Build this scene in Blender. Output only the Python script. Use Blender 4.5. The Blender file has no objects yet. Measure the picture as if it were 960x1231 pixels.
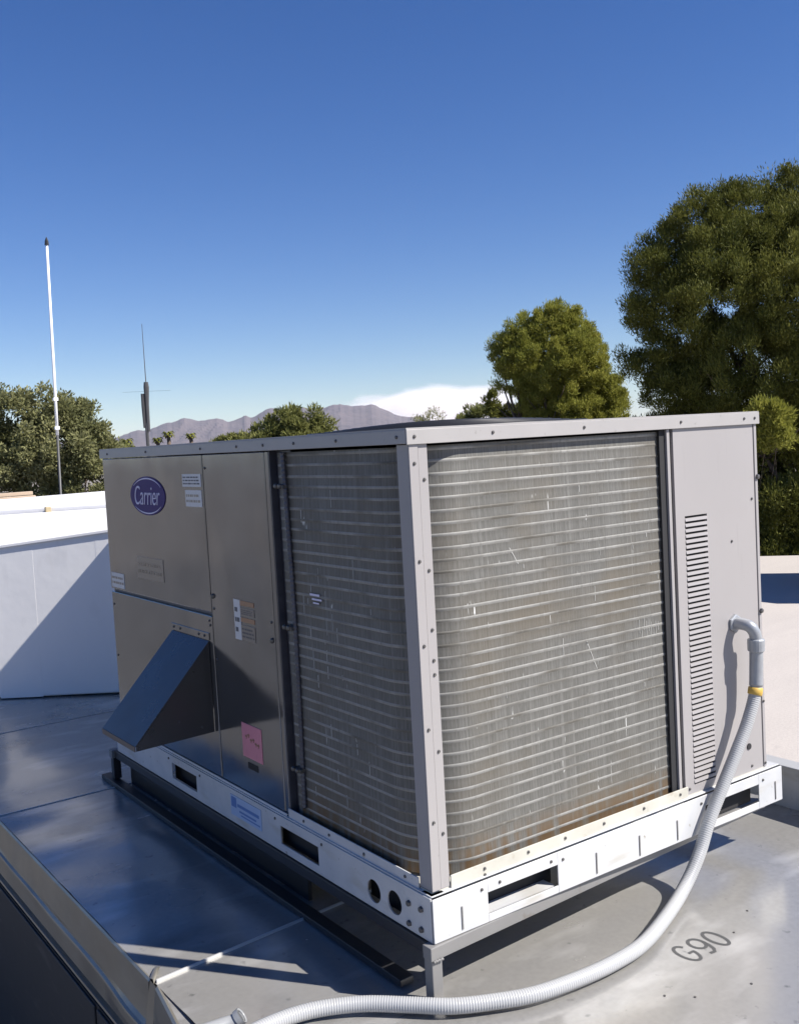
import bpy, bmesh, math, random
import numpy as np
from mathutils import Vector, Matrix

random.seed(7)
SC = bpy.context.scene
COL = SC.collection
R = math.radians

# ------------------------------------------------------------------ camera
cam_d = bpy.data.cameras.new('camera')
cam = bpy.data.objects.new('camera', cam_d)
COL.objects.link(cam)
right = Vector((0.8172, -0.5737, -0.0554)).normalized()
up = Vector((0.0820, 0.0207, 0.9964)).normalized()
fwd = up.cross(right).normalized()
up = right.cross(fwd).normalized()
m = Matrix((right, up, -fwd)).transposed().to_4x4()
m.translation = (-1.4232, -1.9286, 1.2252)
cam.matrix_world = m
cam_d.sensor_fit = 'VERTICAL'
cam_d.sensor_height = 36.0
cam_d.lens = 1213.69 / 1231 * 36
cam_d.shift_x = 19.45 / 1231
cam_d.shift_y = -8.88 / 1231
cam_d.clip_start = 0.05
cam_d.clip_end = 60000
SC.camera = cam

# ------------------------------------------------------------------ sky and sun
SUN_EL = R(45)
SUN_AZ = Vector((0.615, -0.789, 0)).normalized()      # horizontal direction towards the sun
W = bpy.data.worlds.new('World')
SC.world = W
W.use_nodes = True
nt = W.node_tree
nt.nodes.clear()
out = nt.nodes.new('ShaderNodeOutputWorld')
bg = nt.nodes.new('ShaderNodeBackground')
sky = nt.nodes.new('ShaderNodeTexSky')
sky.sky_type = 'NISHITA'
sky.sun_disc = False
sky.sun_elevation = SUN_EL
sky.sun_rotation = math.atan2(SUN_AZ.x, SUN_AZ.y)
sky.altitude = 900
sky.air_density = 1.0
sky.dust_density = 0.0
sky.ozone_density = 1.0
bg.inputs['Strength'].default_value = 0.060
hs = nt.nodes.new('ShaderNodeHueSaturation')
hs.inputs['Hue'].default_value = 0.510
hs.inputs['Saturation'].default_value = 1.25
tint = nt.nodes.new('ShaderNodeMix')
tint.data_type = 'RGBA'
tint.blend_type = 'MULTIPLY'
tint.inputs['Factor'].default_value = 1.0
tint.inputs['B'].default_value = (0.92, 0.98, 1.12, 1)
nt.links.new(sky.outputs[0], tint.inputs['A'])
nt.links.new(tint.outputs['Result'], hs.inputs['Color'])
nt.links.new(hs.outputs[0], bg.inputs['Color'])
nt.links.new(bg.outputs[0], out.inputs['Surface'])

sun_d = bpy.data.lights.new('sun', 'SUN')
sun_d.energy = 5.0
sun_d.angle = R(0.53)
sun_d.color = (1.0, 0.95, 0.88)
sun = bpy.data.objects.new('sun', sun_d)
COL.objects.link(sun)
sv = Vector((SUN_AZ.x * math.cos(SUN_EL), SUN_AZ.y * math.cos(SUN_EL), math.sin(SUN_EL)))
sun.rotation_euler = sv.to_track_quat('Z', 'Y').to_euler()
sun.location = (3, -4, 8)

SC.view_settings.view_transform = 'Standard'
SC.view_settings.look = 'None'
SC.view_settings.exposure = 0.82
SC.view_settings.gamma = 1.0
SC.cycles.volume_bounces = 12

# ------------------------------------------------------------------ materials
def lin(c):
    return tuple((x / 12.92 if x <= .04045 else ((x + .055) / 1.055) ** 2.4) for x in [k / 255 for k in c]) + (1,)

def mat(name, col, rough=.5, metal=0.0, var=None, stain=None, bump=None, rvar=None, spec=.5, coat=0, trans=0, island=None):
    """var=(scale xyz, colour, amount)  stain=(scale xyz, colour, low, high)  bump=(scale xyz, strength, distance)  rvar=(scale, amount)"""
    mt = bpy.data.materials.new(name)
    mt.use_nodes = True
    t = mt.node_tree
    N = t.nodes
    L = t.links.new
    b = N['Principled BSDF']
    b.inputs['Roughness'].default_value = rough
    b.inputs['Metallic'].default_value = metal
    b.inputs['Specular IOR Level'].default_value = spec
    b.inputs['Coat Weight'].default_value = coat
    geo = N.new('ShaderNodeNewGeometry')

    def noise(scale, detail=5, dist=0.0):
        mp = N.new('ShaderNodeMapping')
        mp.inputs['Scale'].default_value = scale if hasattr(scale, '__len__') else (scale,) * 3
        L(geo.outputs['Position'], mp.inputs['Vector'])
        n = N.new('ShaderNodeTexNoise')
        n.inputs['Scale'].default_value = 1
        n.inputs['Detail'].default_value = detail
        n.inputs['Distortion'].default_value = dist
        L(mp.outputs[0], n.inputs['Vector'])
        return n.outputs['Fac']

    def ramp(src, lo, hi):
        r = N.new('ShaderNodeMapRange')
        r.inputs['From Min'].default_value = lo
        r.inputs['From Max'].default_value = hi
        L(src, r.inputs['Value'])
        return r.outputs[0]

    c = N.new('ShaderNodeRGB')
    c.outputs[0].default_value = tuple(col[:3]) + (1,)
    cur = c.outputs[0]

    def mix(fac, cur, colr):
        mx = N.new('ShaderNodeMix')
        mx.data_type = 'RGBA'
        L(fac, mx.inputs['Factor'])
        L(cur, mx.inputs['A'])
        mx.inputs['B'].default_value = tuple(colr[:3]) + (1,)
        return mx.outputs['Result']
    if island:
        cur = mix(geo.outputs['Random Per Island'], cur, island)
    if var:
        for v in (var if isinstance(var, list) else [var]):
            cur = mix(ramp(noise(v[0]), .5 - .5 / max(v[2], .01) * .35, .5 + .5 / max(v[2], .01) * .35), cur, v[1])
    if stain:
        for s in (stain if isinstance(stain, list) else [stain]):
            cur = mix(ramp(noise(s[0], 4), s[2], s[3]), cur, s[1])
    L(cur, b.inputs['Base Color'])
    if rvar:
        mr = N.new('ShaderNodeMapRange')
        mr.inputs['From Min'].default_value = .3
        mr.inputs['From Max'].default_value = .7
        mr.inputs['To Min'].default_value = max(0.02, rough - rvar[1])
        mr.inputs['To Max'].default_value = rough + rvar[1]
        L(noise(rvar[0], 4), mr.inputs['Value'])
        L(mr.outputs[0], b.inputs['Roughness'])
    if bump:
        prev = None
        for s in (bump if isinstance(bump, list) else [bump]):
            bp = N.new('ShaderNodeBump')
            bp.inputs['Strength'].default_value = s[1]
            bp.inputs['Distance'].default_value = s[2]
            L(noise(s[0], 3 if len(s) < 4 else s[3]), bp.inputs['Height'])
            if prev:
                L(prev, bp.inputs['Normal'])
            prev = bp.outputs[0]
        L(prev, b.inputs['Normal'])
    if trans:
        o = N['Material Output']
        tr = N.new('ShaderNodeBsdfTranslucent')
        L(cur, tr.inputs['Color'])
        ms = N.new('ShaderNodeMixShader')
        ms.inputs[0].default_value = trans
        L(b.outputs[0], ms.inputs[1])
        L(tr.outputs[0], ms.inputs[2])
        L(ms.outputs[0], o.inputs['Surface'])
    return mt

MT = {}
MT['panel'] = mat('brushed_galvanised_panel', (.212, .224, .243), .13, .82, var=((5, 5, 9), (.172, .181, .196), .7),
                  stain=[((22, 22, 3), (.165, .158, .152), .62, .85), ((3, 3, 2), (.29, .286, .286), .58, .8)],
                  bump=[((1.6, 1.6, 1.2), .10, .05), ((300, 300, 12), .05, .002)], rvar=((7, 7, 4), .04))
MT['hood'] = mat('hood_sheet_metal', (.105, .105, .108), .30, .75, var=((6, 6, 6), (.085, .085, .088), .6), rvar=(6, .05), bump=((4, 4, 4), .05, .01))
MT['grey_paint'] = mat('light_grey_cabinet_paint', (.328, .310, .307), .42, .0, var=((4, 4, 2), (.295, .280, .277), .5),
                       stain=[((40, 40, 3), (.254, .242, .234), .64, .9), ((90, 90, 90), (.238, .226, .217), .70, .78)], bump=((3, 3, 3), .05, .01))
MT['flange'] = mat('top_flange_paint', (.360, .344, .336), .40, .0, var=((8, 8, 8), (.320, .308, .300), .6), stain=((60, 60, 60), (.272, .260, .248), .66, .76), bump=((12, 12, 12), .05, .004))
MT['galv'] = mat('galvanised_rail', (.58, .58, .58), .45, .12, var=((14, 14, 14), (.50, .51, .52), .8),
                 stain=[((5, 5, 20), (.42, .40, .35), .58, .82), ((45, 45, 45), (.30, .28, .24), .68, .77)], bump=((30, 30, 30), .06, .002))
MT['pan'] = mat('drip_pan_metal', (.46, .445, .385), .5, .15, var=((10, 10, 10), (.570, .552, .488), .8), stain=((16, 16, 16), (.331, .276, .202), .60, .78))
MT['dark'] = mat('dark_interior', (.018, .018, .02), .8)
MT['darkmetal'] = mat('dark_channel_metal', (.11, .11, .125), .4, .5, var=((6, 6, 20), (.07, .07, .085), .6))
MT['black'] = mat('black_plastic_guard', (.02, .02, .022), .45)
MT['screw'] = mat('dull_zinc_screw', (.13, .125, .12), .45, .7)
MT['stand'] = mat('painted_steel_stand', (.187, .183, .178), .5, .1, var=((9, 9, 9), (.212, .208, .204), .7), stain=((20, 20, 20), (.153, .132, .111), .66, .8))
MT['stand_shade'] = mat('shaded_stand_steel', (.020, .020, .022), .45, .1)  # stand steel with shade put into the colour, for left and rear members
MT['sheet'] = mat('galvanised_roof_sheet', (.41, .40, .38), .22, .50, var=[((1.2, 2.2, 1), (.32, .313, .297), .8), ((60, 60, 60), (.43, .42, .40), .5)],
                  stain=[((3, 8, 3), (.58, .57, .55), .54, .74), ((26, 26, 26), (.18, .18, .175), .66, .80), ((2.2, 2.2, 2), (.20, .20, .20), .60, .80)],  # first stain: pale patches painted in place of reflected sun glare
                  bump=[((1.7, 2.4, 1), .22, .05, 1), ((5, 9, 5), .08, .010, 2), ((40, 90, 40), .04, .002)], rvar=((3.0, 4, 3), .08))
MT['seam'] = mat('bright_sheet_edge', (.50, .50, .49), .4, .3)
MT['trim'] = mat('bent_edge_trim_metal', (.34, .32, .28), .42, .7, var=((4, 4, 14), (.28, .265, .23), .7), rvar=(8, .08), bump=[((2.5, 2.5, 2), .15, .02), ((20, 20, 20), .06, .004)])
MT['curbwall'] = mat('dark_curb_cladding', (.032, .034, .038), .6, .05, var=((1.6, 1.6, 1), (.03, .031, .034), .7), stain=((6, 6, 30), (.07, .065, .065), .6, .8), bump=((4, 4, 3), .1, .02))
MT['conduit'] = mat('grey_flexible_conduit', (.36, .365, .37), .42, .0, var=((20, 20, 20), (.360, .365, .369), .7), stain=((50, 50, 50), (.342, .333, .315), .64, .82))
MT['fitting'] = mat('grey_conduit_fitting', (.36, .38, .40), .38, .3, var=((40, 40, 40), (.30, .31, .33), .6))
MT['tape'] = mat('yellow_tape', (.612, .391, .085), .5, var=((60, 60, 60), (.468, .306, .060), .8))
MT['clearpipe'] = mat('milky_tube', (.40, .41, .42), .3, trans=.3)
MT['ductwhite'] = mat('white_elastomeric_coat', (.80, .79, .78), .55, var=((3, 3, 2), (.74, .73, .73), .6), stain=((9, 9, 4), (.66, .65, .64), .62, .85),
                      bump=[((4, 4, 4), .12, .02), ((26, 26, 26), .12, .004)])
MT['logo_blue'] = mat('deep_blue_enamel', (.040, .020, .14), .5, spec=.15)
MT['logo_white'] = mat('pale_lilac_enamel', (.66, .63, .76), .5, spec=.2)
MT['sticker'] = mat('white_sticker', (.62, .61, .60), .5, stain=((30, 30, 30), (.50, .48, .46), .6, .8))
MT['ink'] = mat('faded_black_ink', (.10, .10, .11), .6)
MT['orange'] = mat('orange_print', (.36, .20, .11), .5)
MT['ghost'] = mat('faded_sticker', (.22, .215, .215), .3, .7)
MT['pink'] = mat('pink_tag_paper', (.675, .252, .297), .6, stain=((30, 30, 30), (.558, .180, .234), .6, .8))
MT['blue_print'] = mat('blue_print', (.10, .20, .45), .5)
MT['pale_blue'] = mat('pale_blue_sticker', (.38, .48, .66), .5)
MT['marker'] = mat('grey_stencil_ink', (.07, .07, .07), .6)
MT['roof'] = mat('cream_granular_roof', (.420, .382, .349), .9, var=[((.5, 1.2, 1), (.353, .323, .298), .7), ((50, 50, 50), (.462, .424, .391), .6)],
                 stain=[((1.2, 3.0, 1), (.336, .307, .286), .66, .80), ((9, 9, 9), (.386, .353, .328), .62, .75)], bump=[((1.5, 4, 1), .3, .03), ((70, 70, 70), .4, .006)])
MT['building'] = mat('tan_stucco', (.45, .37, .29), .9, var=(2, (.40, .33, .26), .6))
MT['tanwood'] = mat('tan_weathered_wood', (.50, .39, .29), .8, var=((2, 14, 30), (.40, .31, .23), .8))
MT['ground'] = mat('dry_desert_ground', (.20, .178, .155), .95, var=[((.02, .02, 1), (.14, .128, .105), .8), ((.3, .3, 1), (.225, .20, .175), .7)])
MT['bark'] = mat('rough_bark', (.13, .095, .07), .9, var=((8, 8, 2), (.08, .06, .045), .8), bump=((14, 14, 4), .6, .03))
MT['white_mast'] = mat('white_fibreglass', (.82, .82, .82), .4)
MT['grey_mast'] = mat('grey_steel_mast', (.07, .07, .072), .5, .2)
MT['added_unit'] = mat('grey_unit_paint', (.40, .40, .40), .5)

# ------------------------------------------------------------------ mesh helpers
WLOC = {}

class MB:
    def __init__(s):
        s.v = []
        s.f = []

    def quad(s, *p):
        i = len(s.v)
        s.v += [tuple(q) for q in p]
        s.f.append(tuple(range(i, i + len(p))))
        return s

    def hexa(s, p):
        """8 points: bottom ring 0-3 counter-clockwise seen from outside top, top ring 4-7"""
        i = len(s.v)
        s.v += [tuple(q) for q in p]
        for f in ((3, 2, 1, 0), (4, 5, 6, 7), (0, 1, 5, 4), (1, 2, 6, 5), (2, 3, 7, 6), (3, 0, 4, 7)):
            s.f.append(tuple(i + k for k in f))
        return s

    def box(s, x0, x1, y0, y1, z0, z1):
        return s.hexa([(x0, y0, z0), (x1, y0, z0), (x1, y1, z0), (x0, y1, z0), (x0, y0, z1), (x1, y0, z1), (x1, y1, z1), (x0, y1, z1)])

    def prism(s, poly, a, b, axis):
        """poly: 2D points in the plane of the two other axes; extruded from a to b along axis"""
        def P(q, t):
            return {0: (t, q[0], q[1]), 1: (q[0], t, q[1]), 2: (q[0], q[1], t)}[axis]
        i = len(s.v)
        n = len(poly)
        s.v += [P(q, a) for q in poly] + [P(q, b) for q in poly]
        s.f.append(tuple(i + k for k in range(n))[::-1])
        s.f.append(tuple(i + n + k for k in range(n)))
        for k in range(n):
            s.f.append((i + k, i + (k + 1) % n, i + n + (k + 1) % n, i + n + k))
        return s

    def tube(s, pts, rad, n=8, caps=True, squash=None):
        pts = [Vector(p) for p in pts]
        m = len(pts)
        if not hasattr(rad, '__len__'):
            rad = [rad] * m
        base = len(s.v)
        ref = None
        for k, p in enumerate(pts):
            t = (pts[min(k + 1, m - 1)] - pts[max(k - 1, 0)]).normalized()
            if ref is None:
                ref = Vector((0, 0, 1)) if abs(t.z) < .9 else Vector((1, 0, 0))
            a = (ref - t * ref.dot(t)).normalized()
            ref = a
            b = t.cross(a)
            for j in range(n):
                w = 2 * math.pi * j / n
                s.v.append(tuple(p + (a * math.cos(w) + b * math.sin(w)) * rad[k]))
        for k in range(m - 1):
            for j in range(n):
                q = base + k * n
                s.f.append((q + j, q + (j + 1) % n, q + n + (j + 1) % n, q + n + j))
        if caps:
            s.f.append(tuple(base + j for j in range(n))[::-1])
            s.f.append(tuple(base + (m - 1) * n + j for j in range(n)))
        return s

    def grid(s, rows, closed=False):
        base = len(s.v)
        n = len(rows[0])
        for r in rows:
            s.v += [tuple(q) for q in r]
        for i in range(len(rows) - 1):
            for j in range(n - 1 + (1 if closed else 0)):
                a = base + i * n + j
                b = base + i * n + (j + 1) % n
                s.f.append((a, b, b + n, a + n))
        return s

    def rot(s, ang, cx, cy):
        c, d = math.cos(ang), math.sin(ang)
        s.v = [(cx + (x - cx) * c - (y - cy) * d, cy + (x - cx) * d + (y - cy) * c, z) for x, y, z in s.v]
        return s

def mesh_of(name, mb, mt, smooth=False, recentre=True, fix=True):
    v = np.array(mb.v, dtype=float)
    c = (v.min(0) + v.max(0)) / 2 if recentre else np.zeros(3)
    me = bpy.data.meshes.new(name)
    me.from_pydata([tuple(q) for q in (v - c)], [], mb.f)
    if fix:
        bm = bmesh.new()
        bm.from_mesh(me)
        bmesh.ops.recalc_face_normals(bm, faces=bm.faces)
        bm.to_mesh(me)
        bm.free()
    if smooth:
        me.polygons.foreach_set('use_smooth', [True] * len(me.polygons))
    me.materials.append(mt)
    me.update()
    return me, Vector(c)

def place(o, wloc, parent):
    COL.objects.link(o)
    WLOC[o.name] = Vector(wloc)
    if parent is not None:
        o.parent = parent
        o.location = Vector(wloc) - WLOC[parent.name]
    else:
        o.location = wloc
    return o

def obj(name, mb, mt, parent=None, smooth=False, bevel=0, fix=True, seg=2):
    me, c = mesh_of(name, mb, MT[mt] if isinstance(mt, str) else mt, smooth, True, fix)
    o = bpy.data.objects.new(name, me)
    place(o, c, parent)
    if bevel:
        b = o.modifiers.new('bevel', 'BEVEL')
        b.width = bevel
        b.segments = seg
        b.limit_method = 'ANGLE'
        b.angle_limit = R(40)
    return o

def inst(name, me, wloc, parent, rot=None):
    o = bpy.data.objects.new(name, me)
    place(o, wloc, parent)
    if rot:
        o.rotation_euler = rot
    return o

def thing(name, label, cat, loc=(0, 0, 0), group=None):
    o = bpy.data.objects.new(name, None)
    o.empty_display_size = .1
    place(o, loc, None)
    return tag(o, label, cat, group)

def tag(o, label, cat, group=None, kind=None):
    o['label'] = label
    o['category'] = cat
    if group:
        o['group'] = group
    if kind:
        o['kind'] = kind
    return o

def struct(o):
    o['kind'] = 'structure'
    return o

# a flat plate with holes along u; holes sorted, each ('r', u0, u1, v0, v1) or ('c', uc, vc, r).  P(u, v, d) maps to the world
def plate(mb, P, u0, u1, v0, v1, th, holes):
    def cell(a, b, c, d):
        if b - a < 1e-6 or d - c < 1e-6:
            return
        mb.hexa([P(a, c, 0), P(b, c, 0), P(b, c, th), P(a, c, th), P(a, d, 0), P(b, d, 0), P(b, d, th), P(a, d, th)])
    cur = u0
    for h in holes:
        if h[0] == 'r':
            cell(cur, h[1], v0, v1)
            cell(h[1], h[2], v0, h[3])
            cell(h[1], h[2], h[4], v1)
            cur = h[2]
        else:
            _, uc, vc, r = h
            g = r * 1.12
            cell(cur, uc - g, v0, v1)
            cell(uc - g, uc + g, v0, vc - g)
            cell(uc - g, uc + g, vc + g, v1)
            n = 32
            sq = []
            ci = []
            for k in range(n):
                w = 2 * math.pi * k / n
                cx, cy = math.cos(w), math.sin(w)
                mxx = max(abs(cx), abs(cy))
                sq.append((uc + g * cx / mxx, vc + g * cy / mxx))
                ci.append((uc + r * cx, vc + r * cy))
            for k in range(n):
                k2 = (k + 1) % n
                mb.hexa([P(*sq[k], 0), P(*sq[k2], 0), P(*sq[k2], th), P(*sq[k], th), P(*ci[k], 0), P(*ci[k2], 0), P(*ci[k2], th), P(*ci[k], th)])
            cur = uc + g
    cell(cur, u1, v0, v1)
    return mb

def PX(x):      # left face: u = Y, v = Z, depth into +X
    return lambda u, v, d: (x + d, u, v)

def PY(y):      # right face: u = X, v = Z, depth into +Y
    return lambda u, v, d: (u, y + d, v)

# ------------------------------------------------------------------ setting: ground, roof, platform
GZ = -6.0
g = MB()
g.grid([[(x, y, GZ) for x in np.linspace(-9000, 13000, 23)] for y in np.linspace(-9000, 13000, 23)])
struct(obj('ground', g, 'ground', fix=False))

RZ = -1.1
rf = MB()
rc = [(-9, -14), (20.5, -14), (20.5, 0.0), (13.3, 8.7), (5.5, 17.5), (-9, 17.5)]
rf.prism(rc, RZ - .5, RZ, 2)
roof = struct(obj('roof', rf, 'roof'))
MT['bounce_damp'] = mat('dark_bounce_damp_roof', (.115, .108, .10), .95, var=((30, 30, 30), (.16, .15, .14), .8), bump=((60, 60, 60), .5, .01))  # dark sheet added over the roof to cut light bounced onto the unit
gr = MB()
gr.grid([[(x, y, RZ + .004) for x in np.linspace(-8.9, -.62, 6)] for y in np.linspace(-13.9, 17.4, 8)])
struct(obj('bounce_damp_sheet', gr, 'bounce_damp', fix=False))
bw = MB()
bw.prism([(x * .995 + .03, y * .995 + .03) for x, y in rc], GZ - .5, RZ - .501, 2)
bo = obj('building_walls', bw, 'building')
tag(bo, 'tan stucco building body under the cream roof', 'building')

FZ = -.145
plat = bpy.data.objects.new('metal_platform', None)
place(plat, (0, 0, FZ), None)
struct(plat)
XL, XR = -.515, 1.682
YS = [-1.45, .53, 2.1, 3.32, 4.75]

def seam_y(x, k):
    return YS[k] + (.085 * (x + .5) if k == 1 else 0)
rs = random.Random(3)
PHS = [[rs.uniform(0, 6) for _ in range(6)] for _ in range(4)]

def sheet_z(k, x, y, e=1.0):
    ph = PHS[k]
    z = FZ + .004 * e * (math.sin(2.6 * x + ph[0] + .8 * math.sin(2 * y + ph[1])) * math.cos(2.2 * y + ph[2]) - .6)
    return z + e * .006 * max(0, 1 - (x - XL) / .30) * math.sin(9 * y + 3 * x + ph[3]) * math.sin(4.3 * y + ph[4])
for k in range(4):
    s = MB()
    nx, ny = 40, 30
    rows = []
    for j in range(ny + 1):
        row = []
        for i in range(nx + 1):
            x = XL + (XR - .002 - XL) * i / nx
            ya = seam_y(x, k) + (.003 if k else 0)
            yb = seam_y(x, k + 1) - .003
            y = ya + (yb - ya) * j / ny
            e = min(1, min(j, ny - j) / 3, (nx - i) / 3)
            z = sheet_z(k, x, y, e)
            row.append((x, y, z))
        rows.append(row)
    s.grid(rows)
    obj('sheet_panel', s, 'sheet', plat, smooth=True, fix=False)
for k in (1, 2, 3):
    h = .007 if k == 1 else .003
    s = MB()
    a, b = XL + .004, XR - .01
    ya, yb = seam_y(a, k), seam_y(b, k)
    s.hexa([(a, ya - .003, FZ - .004), (b, yb - .003, FZ - .004), (b, yb + .003, FZ - .004), (a, ya + .003, FZ - .004),
            (a, ya - .003, FZ + h), (b, yb - .003, FZ + h), (b, yb + .003, FZ + h), (a, ya + .003, FZ + h)])
    obj('standing_seam', s, 'seam', plat, bevel=.001)

def edge_profile(y, front):
    w = .004 * math.sin(3.1 * y + 1.0) + .0015 * math.sin(13 * y)
    bulge = .010 * math.exp(-((y - .62) / .18) ** 2)
    if not front:
        return [(XL + .004, FZ - .002), (XL - .004, FZ + .004), (XL - .009, FZ - .002), (XL - .014 + w * .2, FZ - .05), (XL - .019 - bulge * .3 + w * .4, FZ - .094 - bulge),
                (XL - .0205 - bulge, FZ - .104 - bulge + w * .6), (XL - .0245 - bulge, FZ - .1065 - bulge + w * .8), (XL - .0275 - bulge, FZ - .1085 - bulge + w), (XL - .029 - bulge, FZ - .114 - bulge + w),
                (XL - .030 - bulge, FZ - .140 - bulge * .5), (XL - .032, FZ - .174), (XL - .022, FZ - .177), (XL - .021, FZ - .193), (XL - .036, FZ - .195), (XL - .0375, FZ - .202), (XL - .026, FZ - .204)]
    k = (.5 - y) * .16
    return [(XL + .004 - k, FZ - .002), (XL - .004 - k, FZ + .003), (XL - .010 - k, FZ - .003), (XL - .018 - k, FZ - .06), (XL - .024 - k, FZ - .15), (XL - .030 - k, FZ - .208)]
s = MB()
s.grid([[(x, y, z) for x, z in edge_profile(y, False)] for y in np.linspace(.548, 4.75, 320)])
obj('edge_trim', s, 'trim', plat, smooth=False, fix=False)
s = MB()
s.grid([[(x, y, z) for x, z in edge_profile(y, True)] for y in np.linspace(-1.45, .505, 40)])
obj('edge_trim', s, 'trim', plat, smooth=False, fix=False)
# floor strip that widens to the front, where the edge swings out
s = MB()
s.hexa([(XL + .004, -1.45, FZ - .012), (XL + .004, .50, FZ - .012), (XL + .003, .505, FZ - .012), (XL + .004 - .312, -1.45, FZ - .012),
        (XL + .004, -1.45, FZ - .003), (XL + .004, .50, FZ - .003), (XL + .003, .505, FZ - .003), (XL + .004 - .312, -1.45, FZ - .003)])
obj('sheet_panel', s, 'sheet', plat)
# bent corner ear where two edge trims meet
s = MB()
s.grid([[(XL + .03, .60, FZ + .004), (XL + .012, .575, FZ + .006), (XL - .005, .548, FZ + .006)], [(XL + .034, .572, FZ + .016), (XL + .02, .556, FZ + .020), (XL - .002, .535, FZ + .008)],
        [(XL + .018, .553, FZ + .006), (XL + .008, .540, FZ + .008), (XL - .006, .518, FZ + .003)]])
obj('bent_corner', s, 'trim', plat, smooth=True, fix=False)
s = MB()
s.grid([[(XL - .006, .548, FZ + .003), (XL - .007, .505, FZ + .003)], [(XL - .022, .548, FZ - .09), (XL - .020, .505, FZ - .09)], [(XL - .046, .548, FZ - .205), (XL - .040, .505, FZ - .205)]])
obj('bent_corner', s, 'trim', plat, smooth=True, fix=False)
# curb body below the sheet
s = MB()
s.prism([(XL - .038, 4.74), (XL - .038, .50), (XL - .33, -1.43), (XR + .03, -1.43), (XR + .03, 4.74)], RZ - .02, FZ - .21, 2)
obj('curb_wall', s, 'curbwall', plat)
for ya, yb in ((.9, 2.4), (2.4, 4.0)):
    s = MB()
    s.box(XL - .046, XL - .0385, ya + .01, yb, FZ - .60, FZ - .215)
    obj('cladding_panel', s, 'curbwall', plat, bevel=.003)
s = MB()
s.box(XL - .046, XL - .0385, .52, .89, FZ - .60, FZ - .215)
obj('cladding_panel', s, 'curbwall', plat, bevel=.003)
# raised right edge, facing the unit
s = MB()
s.box(XR, XR + .028, -1.44, 4.74, FZ - .205, .010)
obj('right_curb', s, 'galv', plat)
s = MB()
s.box(XR - .035, XR + .034, -1.45, 4.75, .0105, .0165)
obj('curb_cap', s, 'seam', plat, bevel=.002)
# printed letters on the sheet
def strokes(mb, lines, P, w, h=.0012):
    for ln in lines:
        for a, b in zip(ln[:-1], ln[1:]):
            a, b = Vector(a), Vector(b)
            d = (b - a)
            if d.length < 1e-6:
                continue
            d.normalize()
            n = Vector((-d.y, d.x)) * w / 2
            a2, b2 = a - d * w * .35, b + d * w * .35
            q = [a2 - n, b2 - n, b2 + n, a2 + n]
            mb.hexa([P(p.x, p.y, 0) for p in q] + [P(p.x, p.y, h) for p in q])
    return mb

def arc(cx, cy, rx, ry, a0, a1, n=14):
    return [(cx + rx * math.cos(R(a0 + (a1 - a0) * k / n)), cy + ry * math.sin(R(a0 + (a1 - a0) * k / n))) for k in range(n + 1)]
GLY = {'G': [[(.92, .80), (.75, 1), (.25, 1), (0, .78), (0, .22), (.25, 0), (.75, 0), (1, .22), (1, .48), (.55, .48)]],
       '9': [[(.05, .12), (.25, 0), (.7, 0), (.95, .25), (.95, .75), (.72, 1), (.25, 1), (.02, .8), (.02, .62), (.25, .44), (.95, .44)]],
       '0': [[(.25, 0), (.75, 0), (1, .22), (1, .78), (.75, 1), (.25, 1), (0, .78), (0, .22), (.25, 0)]]}
def ribbon(mb, pts, w, z):
    pts = [Vector(q) for q in pts]
    a, b = [], []
    for k, q in enumerate(pts):
        d0 = (pts[k] - pts[k - 1]).normalized() if k else (pts[1] - pts[0]).normalized()
        d1 = (pts[k + 1] - pts[k]).normalized() if k < len(pts) - 1 else d0
        n0 = Vector((-d0.y - d1.y, d0.x + d1.x)).normalized() * (w / 2)
        a.append((q.x + n0.x, q.y + n0.y, sheet_z(0, q.x + n0.x, q.y + n0.y) + z))
        b.append((q.x - n0.x, q.y - n0.y, sheet_z(0, q.x - n0.x, q.y - n0.y) + z))
    mb.grid([a, b])
GLY = {'G': [arc(.5, .5, .5, .5, 40, 352, 22) + [(.99, .46), (.55, .46)]],
       '9': [arc(.5, .68, .46, .32, -10, 350, 20)[::-1] + [(.93, .40), (.80, .14), (.55, .0), (.2, .03)]],
       '0': [arc(.5, .5, .46, .5, 90, 450, 24)]}
for i, ch in enumerate('G90'):
    ox = .598 + i * .059
    s = MB()
    for l in GLY[ch]:
        ribbon(s, [(ox + .044 * a, -.298 + .080 * b) for a, b in l], .0095, .0005 + i * .0001)
    obj('letter', s, 'marker', plat, fix=False)

s = MB()
for x, y in ((.93, -.22), (.80, -.27), (.47, -.40), (.62, -.45), (.42, -.35)):
    zf = sheet_z(0, x, y)
    s.tube([(x, y, zf - .002), (x, y, zf + .002)], .003, 8)
obj('screw', s, 'screw', plat)

# ------------------------------------------------------------------ rooftop unit
UW, UL, UH, HR = 1.354, 2.084, 1.25, .117
unit = thing('rooftop_unit', 'large grey packaged air conditioning unit with finned coil faces standing on the metal roof', 'air conditioner', (UW / 2, UL / 2, 0))
U = unit

def screws(me, pts, parent, rot, name='screw'):
    for p in pts:
        inst(name, me, p, parent, rot)
sm = MB()
sm.tube([(0, 0, -.001), (0, 0, .0012), (0, 0, .0026), (0, 0, .0030)], [.0044, .0044, .0034, .0015], 8)
SCREW, _ = mesh_of('screw', sm, MT['screw'], False, False)
sm = MB()
sm.tube([(0, 0, -.001), (0, 0, .002), (0, 0, .006), (0, 0, .007)], [.0085, .0085, .0065, .003], 6)
BOLT, _ = mesh_of('bolt', sm, MT['screw'], False, False)
ROT_L = (0, R(-90), 0)        # head towards -X
ROT_F = (R(90), 0, 0)         # head towards -Y

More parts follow.
